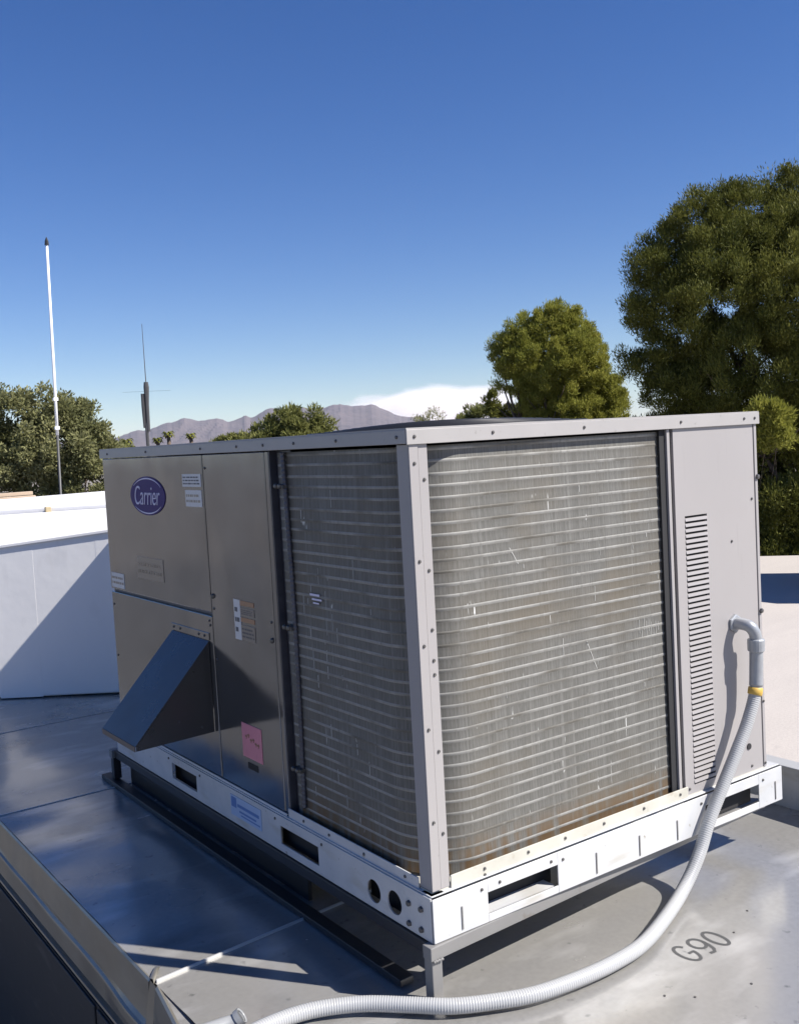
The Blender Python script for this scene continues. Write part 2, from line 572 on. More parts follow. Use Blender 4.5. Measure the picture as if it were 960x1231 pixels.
# base rails
s = plate(MB(), PX(-.015), -.013, UL + .03, 0, .110, .004, [('c', .141, .048, .031), ('c', .234, .046, .031), ('r', .511, .731, .024, .080), ('r', 1.331, 1.545, .026, .084)])
s.box(-.011, .03, -.010, UL + .03, .1105, .1145)
rl = obj('base_rail', s, 'galv', U)
screws(BOLT, [(-.0155, y, z) for y, z in ((.077, .070), (.026, .072), (.079, .018), (.028, .020))], rl, ROT_L, 'bolt')
screws(SCREW, [(-.0155, y, .094) for y in (.49, .76, 1.30, 1.57)], rl, ROT_L)
s = plate(MB(), PY(-.021), -.0145, UW + .052, 0, .110, .004, [('r', .160, .404, .020, .076), ('r', 1.020, 1.284, .022, .078)])
s.box(-.010, UW + .052, -.012, .03, .1105, .1145)
rr = obj('base_rail', s, 'galv', U, bevel=.0015)
for x in (.074, .549, .724, .888, 1.368):
    s = MB()
    s.box(x - .002, x + .002, -.0235, -.0212, .010, .068)
    obj('pressed_rib', s, 'stand', rr)
screws(SCREW, [(x, -.0215, z) for x, z in ((.140, .090), (.423, .086), (1.00, .090), (1.305, .088), (.38, .092), (.20, .092))], rr, ROT_F)
for q in ((.13, .43, .036, .040), (.99, 1.31, .030, .034), (.020, .024, .46, .78), (.020, .024, 1.28, 1.60), (.020, .024, .08, .30)):
    s = MB()
    s.box(*q, .004, .105)
    obj('slot_shade_plate', s, 'dark', U)  # near-black plate close behind each slot, its shade put into the colour
# light inner shelf seen in the fork slot
s = MB()
s.box(.165, .40, -.010, .034, .0155, .0185)
obj('slot_shelf', s, 'galv', U)
# bottom pan and drip pan
s = MB()
s.box(.0, UW, .0, UL, .1150, .1185)
pan = obj('drip_pan', s, 'pan', U)
s = MB()
s.box(.057, .962, -.006, -.002, .104, .146)
s.box(.057, .962, -.0019, .012, .1188, .1215)
tr = obj('pan_trim', s, 'pan', U, bevel=.001)
screws(SCREW, [(x, -.0065, .132) for x in (.165, .315, .45, .60, .765, .925)], tr, ROT_F)
screws(SCREW, [(.165, -.0065, .116)], tr, ROT_F)
s = MB()
s.box(-.006, -.002, .046, .690, .106, .142)
tl = obj('pan_trim', s, 'galv', U, bevel=.001)
screws(SCREW, [(-.0065, y, .128) for y in (.10, .285, .46, .60)], tl, ROT_L)
s = MB()
s.box(-.007, -.003, .70, UL - .004, .1085, .122)
obj('sill_strip', s, 'galv', U, bevel=.001)

# inner body (dark, seen through the gaps)
s = MB()
s.box(.016, UW - .012, .70, UL - .012, .119, 1.21)
s.box(.975, UW - .012, .016, .699, .119, 1.21)
obj('inner_body', s, 'dark', U)

# condenser coil: curved sheet of fins
IN, RAD, COILZ0, COILZ1 = .015, .155, .126, 1.205
def coil_path(off):
    p = []
    for k in range(9):
        p.append((IN - off, .66 - (.66 - IN - RAD) * k / 8))
    for k in range(1, 16):
        a = R(180 + 90 * k / 16)
        p.append((IN + RAD + (RAD + off) * math.cos(a), IN + RAD + (RAD + off) * math.sin(a)))
    for k in range(13):
        p.append((IN + RAD + (.915 - IN - RAD) * k / 12, IN - off))
    return p
PITCH = .0306
ct = bpy.data.materials.new('condenser_fins')
ct.use_nodes = True
t = ct.node_tree
N, L = t.nodes, t.links.new
b = N['Principled BSDF']
b.inputs['Metallic'].default_value = .35
b.inputs['Roughness'].default_value = .6
b.inputs['Specular IOR Level'].default_value = .3
geo = N.new('ShaderNodeNewGeometry')
sep = N.new('ShaderNodeSeparateXYZ')
L(geo.outputs['Position'], sep.inputs[0])

def nz(scale, detail=4):
    mp = N.new('ShaderNodeMapping')
    mp.inputs['Scale'].default_value = scale
    L(geo.outputs['Position'], mp.inputs['Vector'])
    n = N.new('ShaderNodeTexNoise')
    n.inputs['Scale'].default_value = 1
    n.inputs['Detail'].default_value = detail
    L(mp.outputs[0], n.inputs['Vector'])
    return n.outputs['Fac']

def rg(src, a, b_, c=0, d=1):
    r = N.new('ShaderNodeMapRange')
    for nm, v in (('From Min', a), ('From Max', b_), ('To Min', c), ('To Max', d)):
        r.inputs[nm].default_value = v
    L(src, r.inputs['Value'])
    return r.outputs[0]

def mx(fac, A, B):
    q = N.new('ShaderNodeMix')
    q.data_type = 'RGBA'
    L(fac, q.inputs['Factor'])
    if isinstance(A, tuple):
        q.inputs['A'].default_value = A + (1,)
    else:
        L(A, q.inputs['A'])
    q.inputs['B'].default_value = B + (1,)
    return q.outputs['Result']

def mul(a, b_):
    q = N.new('ShaderNodeMath')
    q.operation = 'MULTIPLY'
    L(a, q.inputs[0])
    L(b_, q.inputs[1])
    return q.outputs[0]
c = mx(rg(nz((650, 650, 3.0), 2), .3, .7), (.162, .158, .145), (.112, .109, .099))           # fins
c = mx(rg(nz((240, 240, 1.5), 3), .45, .75), c, (.20, .196, .182))                             # combed streaks
c = mx(rg(nz((3, 3, 3.5), 4), .46, .70, 0, .6), c, (.150, .125, .090))                       # dust
c = mx(mul(rg(sep.outputs['Z'], .23, .15), rg(nz((45, 45, 5), 4), .36, .55)), c, (.135, .088, .048))   # rust-brown foot
c = mx(rg(nz((120, 120, 6), 2), .735, .77), c, (.55, .55, .53))                             # bent fin scars
c = mx(mul(rg(nz((14, 14, 11), 2), .70, .74), rg(nz((150, 150, 20), 2), .5, .6)), c, (.60, .60, .58))
L(c, b.inputs['Base Color'])
bp = N.new('ShaderNodeBump')
bp.inputs['Strength'].default_value = .25
bp.inputs['Distance'].default_value = .002
L(nz((500, 500, 4), 2), bp.inputs['Height'])
L(bp.outputs[0], b.inputs['Normal'])
tb = mat('coil_tube_ridge', (.285, .28, .262), .6, .1, var=((60, 60, 10), (.225, .22, .203), .7), stain=[((5, 5, 12), (.115, .107, .09), .46, .64), ((70, 70, 3), (.18, .175, .16), .56, .70)])

s = MB()
nrow = int((COILZ1 - COILZ0) / PITCH)
zs = []
for i in range(nrow + 1):
    z = COILZ0 + i * PITCH
    for f, o in ((0, .0), (.25, -.0005), (.5, -.0009), (.75, -.0012)):
        if z + f * PITCH <= COILZ1:
            zs.append((z + f * PITCH, o))
rows = []
for z, o in zs:
    rows.append([(x, y, z) for x, y in coil_path(o)])
s.grid(rows)
ins = coil_path(-.05)
s.grid([[(x, y, COILZ0) for x, y in ins], [(x, y, COILZ1) for x, y in ins]])
s.grid([[(x, y, COILZ1) for x, y in coil_path(0)], [(x, y, COILZ1) for x, y in ins]])
coil = obj('condenser_coil', s, ct, U, smooth=True, fix=False)
pth = coil_path(.0005)
tm = MB()
prof = [(-.0014, -.0064), (-.0004, -.0036), (.0003, -.0014), (.0006, .0003), (.0003, .0020), (-.0004, .0040), (-.0014, .0064)]
rows = []
for o, dz in prof:
    rows.append([(x, y, dz) for x, y in coil_path(o)])
tm.grid(rows)
TUBE, tc = mesh_of('coil_tube', tm, tb, True, False, False)
rt = random.Random(5)
for i in range(1, nrow + 1):
    o = inst('coil_tube', TUBE, (0, 0, COILZ0 + i * PITCH + rt.uniform(-.0012, .0012)), coil)
# bent-fin patches and torn labels on the coil
for (y0, y1, z0, z1) in ((.465, .515, .800, .806), (.455, .505, .788, .793), (.47, .50, .778, .782)):
    s = MB()
    s.box(IN - .0045, IN - .0028, y0, y1, z0, z1)
    obj('torn_sticker', s, 'logo_white', coil)
MT['bentfin'] = mat('bent_aluminium_fins', (.36, .355, .335), .6, .0)
rb = random.Random(21)
def scar(face, u, z, w, h, lean=0):
    s = MB()
    o = IN - .0001
    P = PX(o) if face == 'L' else PY(o)
    s.hexa([P(u, z, 0), P(u + w, z, 0), P(u + w, z, .0025), P(u, z, .0025), P(u + lean, z + h, 0), P(u + w + lean, z + h, 0), P(u + w + lean, z + h, .0025), P(u + lean, z + h, .0025)])
    obj('bent_fin', s, 'bentfin', coil, fix=True)
for k in range(26):
    scar('L', rb.choice([rb.uniform(.38, .56), rb.uniform(.2, .56)]), rb.choice([rb.uniform(.15, 1.1), rb.uniform(.55, .85)]), rb.uniform(.0012, .003), rb.uniform(.012, .06))
for k in range(15):
    scar('F', rb.choice([rb.uniform(.24, .90), rb.uniform(.78, .90)]), rb.choice([rb.uniform(.2, 1.15), rb.uniform(.55, .95)]), rb.uniform(.0010, .0024), rb.uniform(.010, .05))
scar('F', .345, .885, .003, .045, -.028)
scar('F', .62, .56, .0025, .08, -.035)
for k in range(9):
    scar('F', .80 + k * .010, .62 + rb.uniform(-.01, .02), .0015, rb.uniform(.02, .05))

# dark channel beside the coil (right face) and strip
s = MB()
s.box(.905, .929, .006, .012, .120, 1.21)
obj('coil_end_plate', s, 'dark', U)
s = MB()
s.box(.930, .9425, -.001, .014, .118, 1.21)
obj('cover_strip', s, 'grey_paint', U, bevel=.001)
s = MB()
s.box(.943, .972, .012, .016, .118, 1.21)
obj('gap_plate', s, 'dark', U)

# end panel with louvers
s = plate(MB(), PY(-.001), .957, 1.337, .119, 1.212, .010, [('r', .998, 1.100, .142, .951)])
ep = obj('end_panel', s, 'grey_paint', U)
s = MB()
s.box(.985, 1.115, .0092, .0102, .125, .975)
obj('louver_backing', s, 'dark', ep)
lm = MB()
lw = .1015
lm.v = []
prof = [(.0035, .0050), (-.0010, .0046), (-.0030, -.0040), (-.0022, -.0046), (.0035, .0036)]
lm.prism(prof, -lw / 2, lw / 2, 0)
LOUV, _ = mesh_of('louver', lm, MT['grey_paint'], False, False)
for k in range(50):
    inst('louver', LOUV, (1.049, -.0005, .152 + k * .01607), ep)
screws(SCREW, [(x, -.0015, z) for x, z in ((1.215, .855), (1.322, .978), (1.28, .135), (1.15, .135), (.975, .135))], ep, ROT_F)
s = MB()
s.tube([(1.267, -.004, .2), (1.267, .0, .2)], .010, 12)
obj('grommet', s, 'black', ep)
s = MB()
s.box(1.341, UW, -.003, .03, .118, 1.212)
ps = obj('corner_post', s, 'grey_paint', U, bevel=.0015)
screws(BOLT, [(1.351, -.0035, 1.045), (1.349, -.0035, .62)], ps, ROT_F, 'bolt')
screws(SCREW, [(1.347, -.0035, z) for z in (.33, .13)], ps, ROT_F)

# near corner post: two folded strips and a side return
s = MB()
s.box(.0, .0265, -.004, .0, .1195, 1.2105)
s.box(.0, .004, .0003, .046, .1195, 1.2105)
cp = obj('corner_post', s, 'grey_paint', U, bevel=.0008)
s = MB()
s.box(.0285, .0555, -.0015, .002, .1195, 1.2105)
s.box(.0265, .0285, .001, .002, .1195, 1.2105)
obj('post_flange', s, 'grey_paint', cp, bevel=.0006)
screws(SCREW, [(.014, -.0045, z) for z in (1.165, .93, .725, .52, .29)], cp, ROT_F)
screws(SCREW, [(.043, -.002, z) for z in (1.125, .905, .76, .685, .65, .46, .255)], cp, ROT_F)

# top panel with turned-down flange
s = MB()
s.box(-.008, UW + .008, -.008, UL + .008, 1.2465, 1.25)
top = obj('top_panel', s, 'flange', U)
s = MB()
s.box(-.0085, UW + .0085, -.0095, -.0055, 1.2105, 1.2462)
ff = obj('front_flange', s, 'flange', top, bevel=.001)
s.__init__()
s.box(-.0095, -.0058, -.0050, UL + .0085, 1.2125, 1.2462)
fl = obj('side_flange', s, 'flange', top, bevel=.001)
screws(SCREW, [(x, -.010, 1.229) for x in (.014, .26, .585, .985, 1.285, 1.338)], ff, ROT_F)
screws(SCREW, [(-.010, y, 1.229) for y in (.03, .30, .52, .70, .87, 1.13, 1.60, 2.0)], fl, ROT_L)

# left access panels
def panel(name, y0, y1, z0, z1, x=-.004):
    s = MB()
    s.box(x, x + .012, y0, y1, z0, z1)
    return obj(name, s, 'panel', U, bevel=.003)
p_top = panel('access_panel', 1.142, 2.078, .684, 1.210)
p_low = panel('access_panel', 1.142, 2.078, .1235, .672)
p_mid = panel('access_panel', .712, 1.134, .1235, 1.210)
s = MB()
s.box(.009, .0138, 1.10, 2.08, .655, .70)
obj('panel_rail', s, 'darkmetal', U)
s = MB()
s.box(.0095, .0145, 1.09, 1.17, .125, 1.205)
obj('panel_rail', s, 'darkmetal', U)
s = MB()
s.box(-.003, .010, .688, .708, .1235, 1.210)
obj('panel_strip', s, 'panel', U, bevel=.002)
s = MB()
s.box(.022, .026, .595, .690, .120, 1.21)
ch = obj('side_channel', s, 'darkmetal', U)
s = MB()
s.box(-.001, .021, .681, .686, .120, 1.21)
obj('channel_lip', s, 'darkmetal', ch)
# spiral conduit in the channel
s = MB()
zz = np.linspace(.16, 1.205, 260)
s.tube([(.008 + .003 * math.sin(z * 3), .612 + .004 * math.sin(z * 5 + 1), z) for z in zz], [.0075 + .0013 * math.sin(k * 1.9) for k in range(260)], 8)
obj('spiral_conduit', s, 'darkmetal', U, smooth=True)
for z in (1.107, .695, .273):
    s = MB()
    s.box(-.006, .022, .606, .648, z - .006, z + .006)
    cl = obj('clamp', s, 'screw', U, bevel=.002)
    screws(BOLT, [(-.0065, y, z + .002) for y in (.617, .640)], cl, ROT_L, 'bolt')
screws(SCREW, [(-.0045, y, z) for y, z in ((1.156, .64), (1.121, .53), (1.118, .70), (.725, .70), (1.118, 1.165))], p_mid, ROT_L)
screws(BOLT, [(-.0045, 1.118, .742), (-.0045, .726, .645)], p_mid, ROT_L, 'bolt')
screws(SCREW, [(-.0045, y, z) for y, z in ((2.06, .62), (2.055, .41), (1.16, .655))], p_low, ROT_L)

# oval badge
badge_c = (1.622, 1.067)
def disc(mb, cy, cz, ry, rz, x0, x1, n=64):
    ring = [(cy + ry * math.cos(2 * math.pi * k / n), cz + rz * math.sin(2 * math.pi * k / n)) for k in range(n)]
    return mb.prism(ring, x0, x1, 0)
s = disc(MB(), *badge_c, .166, .0720, -.0068, -.0042)
bd = obj('badge', s, 'logo_blue', p_top, bevel=.001)
for a0_, a1_ in ((35, 150), (215, 322)):
    s = MB()
    rows = []
    for k in range(41):
        a = R(a0_ + (a1_ - a0_) * k / 40)
        w = .0045 * math.sin(math.pi * (k + .5) / 41) + .0008
        rows.append([(-.0067, badge_c[0] + (.152 + w * .6) * math.cos(a), badge_c[1] + (.0645 + w * .5) * math.sin(a)),
                     (-.0076, badge_c[0] + (.152 + w * .5) * math.cos(a), badge_c[1] + (.0645 + w * .4) * math.sin(a)),
                     (-.0076, badge_c[0] + (.152 - w * .5) * math.cos(a), badge_c[1] + (.0645 - w * .4) * math.sin(a)),
                     (-.0067, badge_c[0] + (.152 - w * .6) * math.cos(a), badge_c[1] + (.0645 - w * .5) * math.sin(a))])
    s.grid(rows)
    obj('badge_ring', s, 'logo_white', bd)
# script lettering on the badge
fc = bpy.data.curves.new('lettering', 'FONT')
fc.body = 'Carrier'
fc.align_x = 'CENTER'
fc.align_y = 'CENTER'
fc.size = 1.0
fc.shear = .22
fc.offset = -.010
fc.extrude = .006
tmp = bpy.data.objects.new('lettering_source', fc)
COL.objects.link(tmp)
dg = bpy.context.evaluated_depsgraph_get()
dg.update()
me = bpy.data.meshes.new_from_object(tmp.evaluated_get(dg))
bpy.data.objects.remove(tmp)
co = np.array([v.co[:] for v in me.vertices])
lo, hi = co.min(0), co.max(0)
co = (co - (lo + hi) / 2) / (hi - lo)
co = np.stack([-co[:, 2] * .0016, -co[:, 0] * .238, co[:, 1] * .070], 1)
me.vertices.foreach_set('co', co.astype(np.float32).ravel())
me.materials.clear()
me.materials.append(MT['logo_white'])
me.name = 'lettering'
me.update()
inst('lettering', me, (-.0077, badge_c[0] - .002, badge_c[1] + .002), bd)

# stickers
def sticker(name, mt, y0, y1, z0, z1, parent, x=-.0055, lines=0, ink='ink', seed=1, tilt=0):
    s = MB()
    s.hexa([(x, y0, z0), (x + .0012, y0, z0), (x + .0012, y1, z0), (x, y1, z0), (x, y0, z1), (x + .0012, y0, z1), (x + .0012, y1, z1), (x, y1, z1)])
    o = obj(name, s, mt, parent)
    if lines:
        q = MB()
        r = random.Random(seed)
        h = (z1 - z0) / (lines + 1)
        for k in range(lines):
            zc = z1 - h * (k + 1)
            y = y1 - .006
            while y > y0 + .012:
                w = r.uniform(.006, .022)
                if y - w < y0 + .005:
                    break
                q.box(x - .0006, x - .0002, y - w, y, zc - h * .22, zc + h * .22)
                y -= w + r.uniform(.003, .007)
        obj('print', q, ink, o)
    return o
sticker('sticker', 'sticker', 1.152, 1.300, 1.103, 1.146, p_top, lines=3, seed=2)
sticker('sticker', 'sticker', 1.153, 1.282, 1.036, 1.092, p_top, lines=2, seed=3, ink='ghost')
sticker('sticker', 'sticker', 1.925, 2.062, .692, .752, p_top, lines=2, seed=4, ink='ghost')
sticker('faded_sticker', 'ghost', 1.52, 1.77, .752, .835, p_top, lines=2, seed=5, ink='panel')
rs_ = sticker('warning_label', 'sticker', .925, .968, .620, .748, p_mid, lines=3, seed=6)
for z0, z1, c_ in ((.732, .747, 'orange'), (.680, .694, 'orange'), (.700, .724, 'ghost'), (.622, .670, 'ghost')):
    sticker('warning_label', c_, .832, .924, z0, z1, p_mid, lines=(3 if c_ == 'ghost' else 0), seed=int(z0 * 1000))
pk = sticker('pink_tag', 'pink', .836, .968, .240, .350, p_mid, lines=0)
s = MB()
rr_ = random.Random(8)
for k in range(6):
    y = .945 - k * .016
    z = .312 - k * .003 + rr_.uniform(-.006, .006)
    s.box(-.0063, -.0058, y - .012, y, z - .002, z + .003)
    s.box(-.0063, -.0058, y - .009, y - .006, z - .008, z + .006)
obj('print', s, MT['orange'], pk)
s = MB()
s.box(-.0052, -.003, .872, .940, .205, .226)
obj('panel_slot', s, 'dark', p_mid, bevel=.002)
bs = sticker('blue_sticker', 'pale_blue', .850, 1.062, .026, .094, rl, x=-.0168, lines=0)
s = MB()
for k, (y0, y1, z0, z1) in enumerate(((1.02, 1.055, .055, .088), (.865, 1.012, .062, .072), (.885, 1.00, .046, .052), (.86, .99, .036, .040))):
    s.box(-.0174, -.0169, y0, y1, z0, z1)
obj('print', s, 'blue_print', bs)

# fresh air hood
HY0, HY1 = 1.171, 1.475
tip = (-.286, .285)
s = MB()
def shell(mb, pts, th):
    pts = [Vector(p) for p in pts]
    nrm = (pts[1] - pts[0]).cross(pts[2] - pts[0]).normalized() * th
    n = len(pts)
    i = len(mb.v)
    mb.v += [tuple(p) for p in pts] + [tuple(p - nrm) for p in pts]
    mb.f.append(tuple(i + k for k in range(n)))
    mb.f.append(tuple(i + n + k for k in range(n))[::-1])
    for k in range(n):
        mb.f.append((i + k, i + n + k, i + n + (k + 1) % n, i + (k + 1) % n))
shell(s, [(-.006, HY1, .585), (tip[0], HY1, tip[1]), (tip[0], HY0, tip[1]), (-.006, HY0, .585)], .003)
hood = obj('intake_hood', s, 'hood', U)
s = MB()
for y in (HY0 + .001, HY1 - .004):
    s = MB()
    s.prism([(-.0065, .580), (tip[0] + .004, tip[1] - .003), (tip[0] + .004, tip[1] - .017), (-.0065, .275)], y, y + .003, 1)
    obj('side_cheek', s, 'hood', hood)
s = MB()
s.box(tip[0] - .002, tip[0] + .001, HY0 + .001, HY1 - .001, tip[1] - .018, tip[1] - .0005)
obj('drip_lip', s, 'darkmetal', hood)
s = MB()
s.box(-.0075, -.0042, HY0 - .004, HY1 + .004, .588, .612)
hf = obj('hood_flange', s, 'panel', hood, bevel=.001)
screws(SCREW, [(-.008, y, .60) for y in (1.20, 1.245, 1.40, 1.455)], hf, ROT_L)
inst('screw', SCREW, (-.13, HY0 + .0005, .335), hood, ROT_F)
inst('screw', SCREW, (-.05, HY0 + .0005, .30), hood, ROT_F)

# condenser fan guard on top
fan = bpy.data.objects.new('fan_guard', None)
place(fan, (.68, .70, 1.25), U)
def domez(r):
    return 1.252 + .026 * (1 - (r / .46) ** 2)
for k in range(16):
    r = .46 * (k + 1) / 16
    s = MB()
    pts = [(.68 + r * math.cos(a), .70 + r * math.sin(a), domez(r)) for a in np.linspace(0, 2 * math.pi, 49)]
    s.tube(pts, .0022 if k < 15 else .005, 5, caps=False)
    obj('guard_ring', s, 'black', fan, smooth=True)
for k in range(10):
    a = k * math.pi / 5
    s = MB()
    s.tube([(.68 + r * math.cos(a), .70 + r * math.sin(a), domez(r) - .003) for r in np.linspace(.02, .46, 8)], .0028, 5)
    obj('guard_spoke', s, 'black', fan, smooth=True)
s = MB()
s.tube([(.68, .70, 1.2505), (.68, .70, 1.262), (.68, .70, 1.266)], [.12, .12, .09], 24)
obj('motor_cap', s, 'black', fan)
s = MB()
s.tube([(.68, .70, 1.2503), (.68, .70, 1.2512)], .45, 48)
obj('fan_opening', s, 'dark', fan)

# ------------------------------------------------------------------ steel stand under the unit
SA = R(2.4)
SX, SY = -.034, -.030
stand = thing('equipment_stand', 'welded grey steel angle stand carrying the air conditioner', 'stand', (.66, 1.0, FZ))
BZ0, BZ1 = -.035, -.0015
def beam(x0, x1, y0, y1, z0=BZ0, z1=BZ1, name='beam', bv=.002, mt='stand'):
    s = MB()
    s.box(x0, x1, y0, y1, z0, z1)
    s.v = [(x, y + .042 * (x - SX), z) for x, y, z in s.v]
    return obj(name, s, mt, stand, bevel=bv)
SW, SL = 1.42, 2.20
beam(SX, SX + SW, SY, SY + .034)
beam(SX + .012, SX + .046, SY + .0345, SY + SL - .0345, BZ0 + .001, BZ1 - .001, mt='stand_shade')
beam(SX + SW - .034, SX + SW - .0005, SY + .0345, SY + SL - .0345, BZ0 + .001, BZ1 - .001)
beam(SX, SX + SW, SY + SL - .034, SY + SL)
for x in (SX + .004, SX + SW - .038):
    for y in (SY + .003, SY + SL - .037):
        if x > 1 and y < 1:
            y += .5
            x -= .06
        beam(x, x + .032, y, y + .032, FZ + .0015 + (.0205 if y > 1 and x < 1 else 0), BZ0 - .0005, 'leg', mt='stand' if y < 1 else 'stand_shade')
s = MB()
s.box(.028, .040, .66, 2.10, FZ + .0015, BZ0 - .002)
obj('shade_plate', s, 'stand_shade', stand)  # black plate added so the shade under the left side looks solid
beam(SX - .012, SX + .030, SY + .12, SY + SL + .08, FZ + .0015, FZ + .020, 'floor_sill', mt='stand_shade')
s = MB()
for k in range(7):
    s.tube([(SX + .006 + k * .0042, SY - .001, BZ0 - .001 + .002 * (k % 2)), (SX + .0095 + k * .0042, SY - .001, BZ0 - .001)], .0038, 6)
obj('weld_bead', s, 'stand', stand, smooth=True)

# ------------------------------------------------------------------ flexible conduit
def spline(pts, n):
    P = [Vector(p) for p in pts]
    P = [P[0] * 2 - P[1]] + P + [P[-1] * 2 - P[-2]]
    o = []
    for i in range(1, len(P) - 2):
        for k in range(n):
            t_ = k / n
            a, b_, c_, d_ = P[i - 1], P[i], P[i + 1], P[i + 2]
            o.append(.5 * (2 * b_ + (c_ - a) * t_ + (2 * a - 5 * b_ + 4 * c_ - d_) * t_ ** 2 + (3 * b_ - a - 3 * c_ + d_) * t_ ** 3))
    o.append(P[-2])
    return o
def resample(pts, step):
    o = [pts[0]]
    acc = 0
    for a, b_ in zip(pts[:-1], pts[1:]):
        d = (b_ - a).length
        while acc + d >= step:
            t_ = (step - acc) / d
            a = a + (b_ - a) * t_
            o.append(a)
            d = (b_ - a).length
            acc = 0
        acc += d
    return o
hose = thing('flexible_conduit', 'grey ribbed flexible conduit curving from the unit end panel down across the metal floor', 'conduit', (1.22, -.06, FZ))
hp = [(1.236, -.061, .545), (1.236, -.059, .473), (1.226, -.059, .391), (1.185, -.058, .306), (1.133, -.055, .229), (1.066, -.050, .134), (.998, -.048, .042), (.941, -.053, -.040),
      (.855, -.066, -.108), (.705, -.124, -.1235), (.539, -.183, -.1235), (.404, -.198, -.1235), (.278, -.192, -.1235), (.158, -.172, -.1235), (.061, -.131, -.1235), (-.023, -.082, -.1235),
      (-.094, -.014, -.1235), (-.167, .055, -.1235), (-.236, .098, -.1235), (-.303, .124, -.1235), (-.377, .134, -.1235), (-.46, .128, -.1235), (-.55, .10, -.1235), (-.64, .05, -.1235)]
path = resample(spline(hp, 24), .0016)
rad = [.0185 + .0006 * math.sin(k * 1.6 / 6.5 * 2 * math.pi) for k in range(len(path))]
s = MB()
s.tube(path[60:], rad[60:], 14)
obj('ribbed_hose', s, 'conduit', hose, smooth=True)
# rigid upper part, collar, elbow
s = MB()
s.tube(path[:85:4], .0205, 18)
obj('sleeve', s, 'fitting', hose, smooth=True)
s = MB()
s.tube([path[0] + Vector((.0005, 0, .012)), path[0] + Vector((.0005, 0, .008)), path[2], path[16], path[18]], [.021, .026, .026, .0255, .021], 20)
obj('collar', s, 'fitting', hose, smooth=False, bevel=.001)
el = spline([(1.214, -.003, .600), (1.214, -.030, .601), (1.219, -.052, .595), (1.229, -.061, .576), (1.236, -.062, .550)], 10)
s = MB()
s.tube(el, .0185, 18)
obj('elbow', s, 'fitting', hose, smooth=True)
s = MB()
s.tube([(1.214, -.0018, .60), (1.214, -.0085, .60), (1.214, -.0105, .60)], [.029, .029, .024], 6)
obj('lock_nut', s, 'fitting', hose)
ti = min(range(len(path)), key=lambda k: (path[k] - Vector((1.222, -.063, .393))).length)
s = MB()
s.tube([path[ti - 9], path[ti - 8], path[ti], path[ti + 5], path[ti + 6]], [.020, .0218, .0222, .0216, .020], 18)
obj('tape', s, 'tape', hose, smooth=True)

pe = thing('pipe_offcut', 'short open ended milky white tube lying by the platform edge', 'pipe', (-.47, .22, FZ))
pp = spline([(-.68, .19, FZ + .02), (-.56, .21, FZ + .02), (-.48, .205, FZ + .020), (-.452, .198, FZ + .022), (-.436, .190, FZ + .034)], 8)
s = MB()
s.tube(pp, .0175, 20, caps=False)
s.tube(pp[::-1], .0150, 20, caps=False)
e0 = pp[-1]
ax = (pp[-1] - pp[-2]).normalized()
s.tube([e0 - ax * .006, e0 + ax * .001, e0 + ax * .002], [.0150, .0150, .0185], 20, caps=False)
s.tube([e0 + ax * .002, e0 - ax * .012], [.0195, .0195], 20, caps=False)
obj('tube_wall', s, 'clearpipe', pe, smooth=True, fix=False)

# ------------------------------------------------------------------ white ducts behind the far corner
un = Vector((.80, -.60, 0)).normalized()      # along the visible duct side, towards the unit
nn = Vector((-.60, -.80, 0)).normalized()     # out of the visible side
D0 = Vector((.012, 4.085, 0))
def dpt(u, w, z):
    q = D0 + un * u - nn * w
    return (q.x, q.y, z)
duct = thing('white_duct', 'white coated sheet metal duct with a sunlit top, nearer of the two behind the unit', 'duct', dpt(.5, .5, FZ))
s = MB()
s.hexa([dpt(0, 0, FZ + .004), dpt(1.3, 0, FZ + .004), dpt(1.3, .95, FZ + .004), dpt(-1.1, .95, FZ + .004),
        dpt(0, 0, .745), dpt(1.3, 0, .865), dpt(1.3, .95, .885), dpt(-1.1, .95, .86)])
obj('duct_body', s, 'ductwhite', duct, bevel=.012)
s = MB()
s.hexa([dpt(.0005, -.0008, .70), dpt(.25, -.0008, .72), dpt(.25, .002, .72), dpt(-.004, .002, .70), dpt(.0005, -.0008, .735), dpt(.25, -.0008, .752), dpt(.25, .002, .752), dpt(-.004, .002, .735)])
s.hexa([dpt(.0005, -.0007, FZ + .004), dpt(.245, -.0007, FZ + .004), dpt(.245, .002, FZ + .004), dpt(-.005, .002, FZ + .004), dpt(.0005, -.0007, .70), dpt(.245, -.0007, .72), dpt(.245, .002, .72), dpt(-.005, .002, .70)])
obj('wrap_flange', s, 'ductwhite', duct)
s = MB()
s.hexa([dpt(1.02, -.62, .0), dpt(1.5, -.62, .0), dpt(1.5, -.001, .0), dpt(1.02, -.001, .0), dpt(1.02, -.62, 1.08), dpt(1.5, -.62, 1.08), dpt(1.5, -.001, 1.08), dpt(1.02, -.001, 1.08)])
obj('hidden_shadow_box', s, 'ductwhite', duct, bevel=.012)  # hidden box added to throw the diagonal shadow on the duct side
s = MB()
s.box(.56, 1.33, 2.100, 2.90, -.14, 1.20)
obj('hidden_sun_block', s, 'ductwhite', duct, bevel=.01)  # hidden box added to keep sun off the floor before the duct
for u in (.62,):
    s = MB()
    s.hexa([dpt(u - .010, -.0006, FZ + .02), dpt(u + .010, -.0006, FZ + .02), dpt(u + .006, .002, FZ + .02), dpt(u - .006, .002, FZ + .02), dpt(u - .010, -.0006, .79), dpt(u + .010, -.0006, .79), dpt(u + .006, .002, .79), dpt(u - .006, .002, .79)])
    if u < .65:
        obj('drive_cleat', s, 'ductwhite', duct)
s = MB()
s.hexa([dpt(.0, -.012, .722), dpt(1.3, -.012, .842), dpt(1.3, .0, .842), dpt(.0, .0, .722), dpt(.0, -.012, .742), dpt(1.3, -.012, .862), dpt(1.3, .0, .862), dpt(.0, .0, .742)])
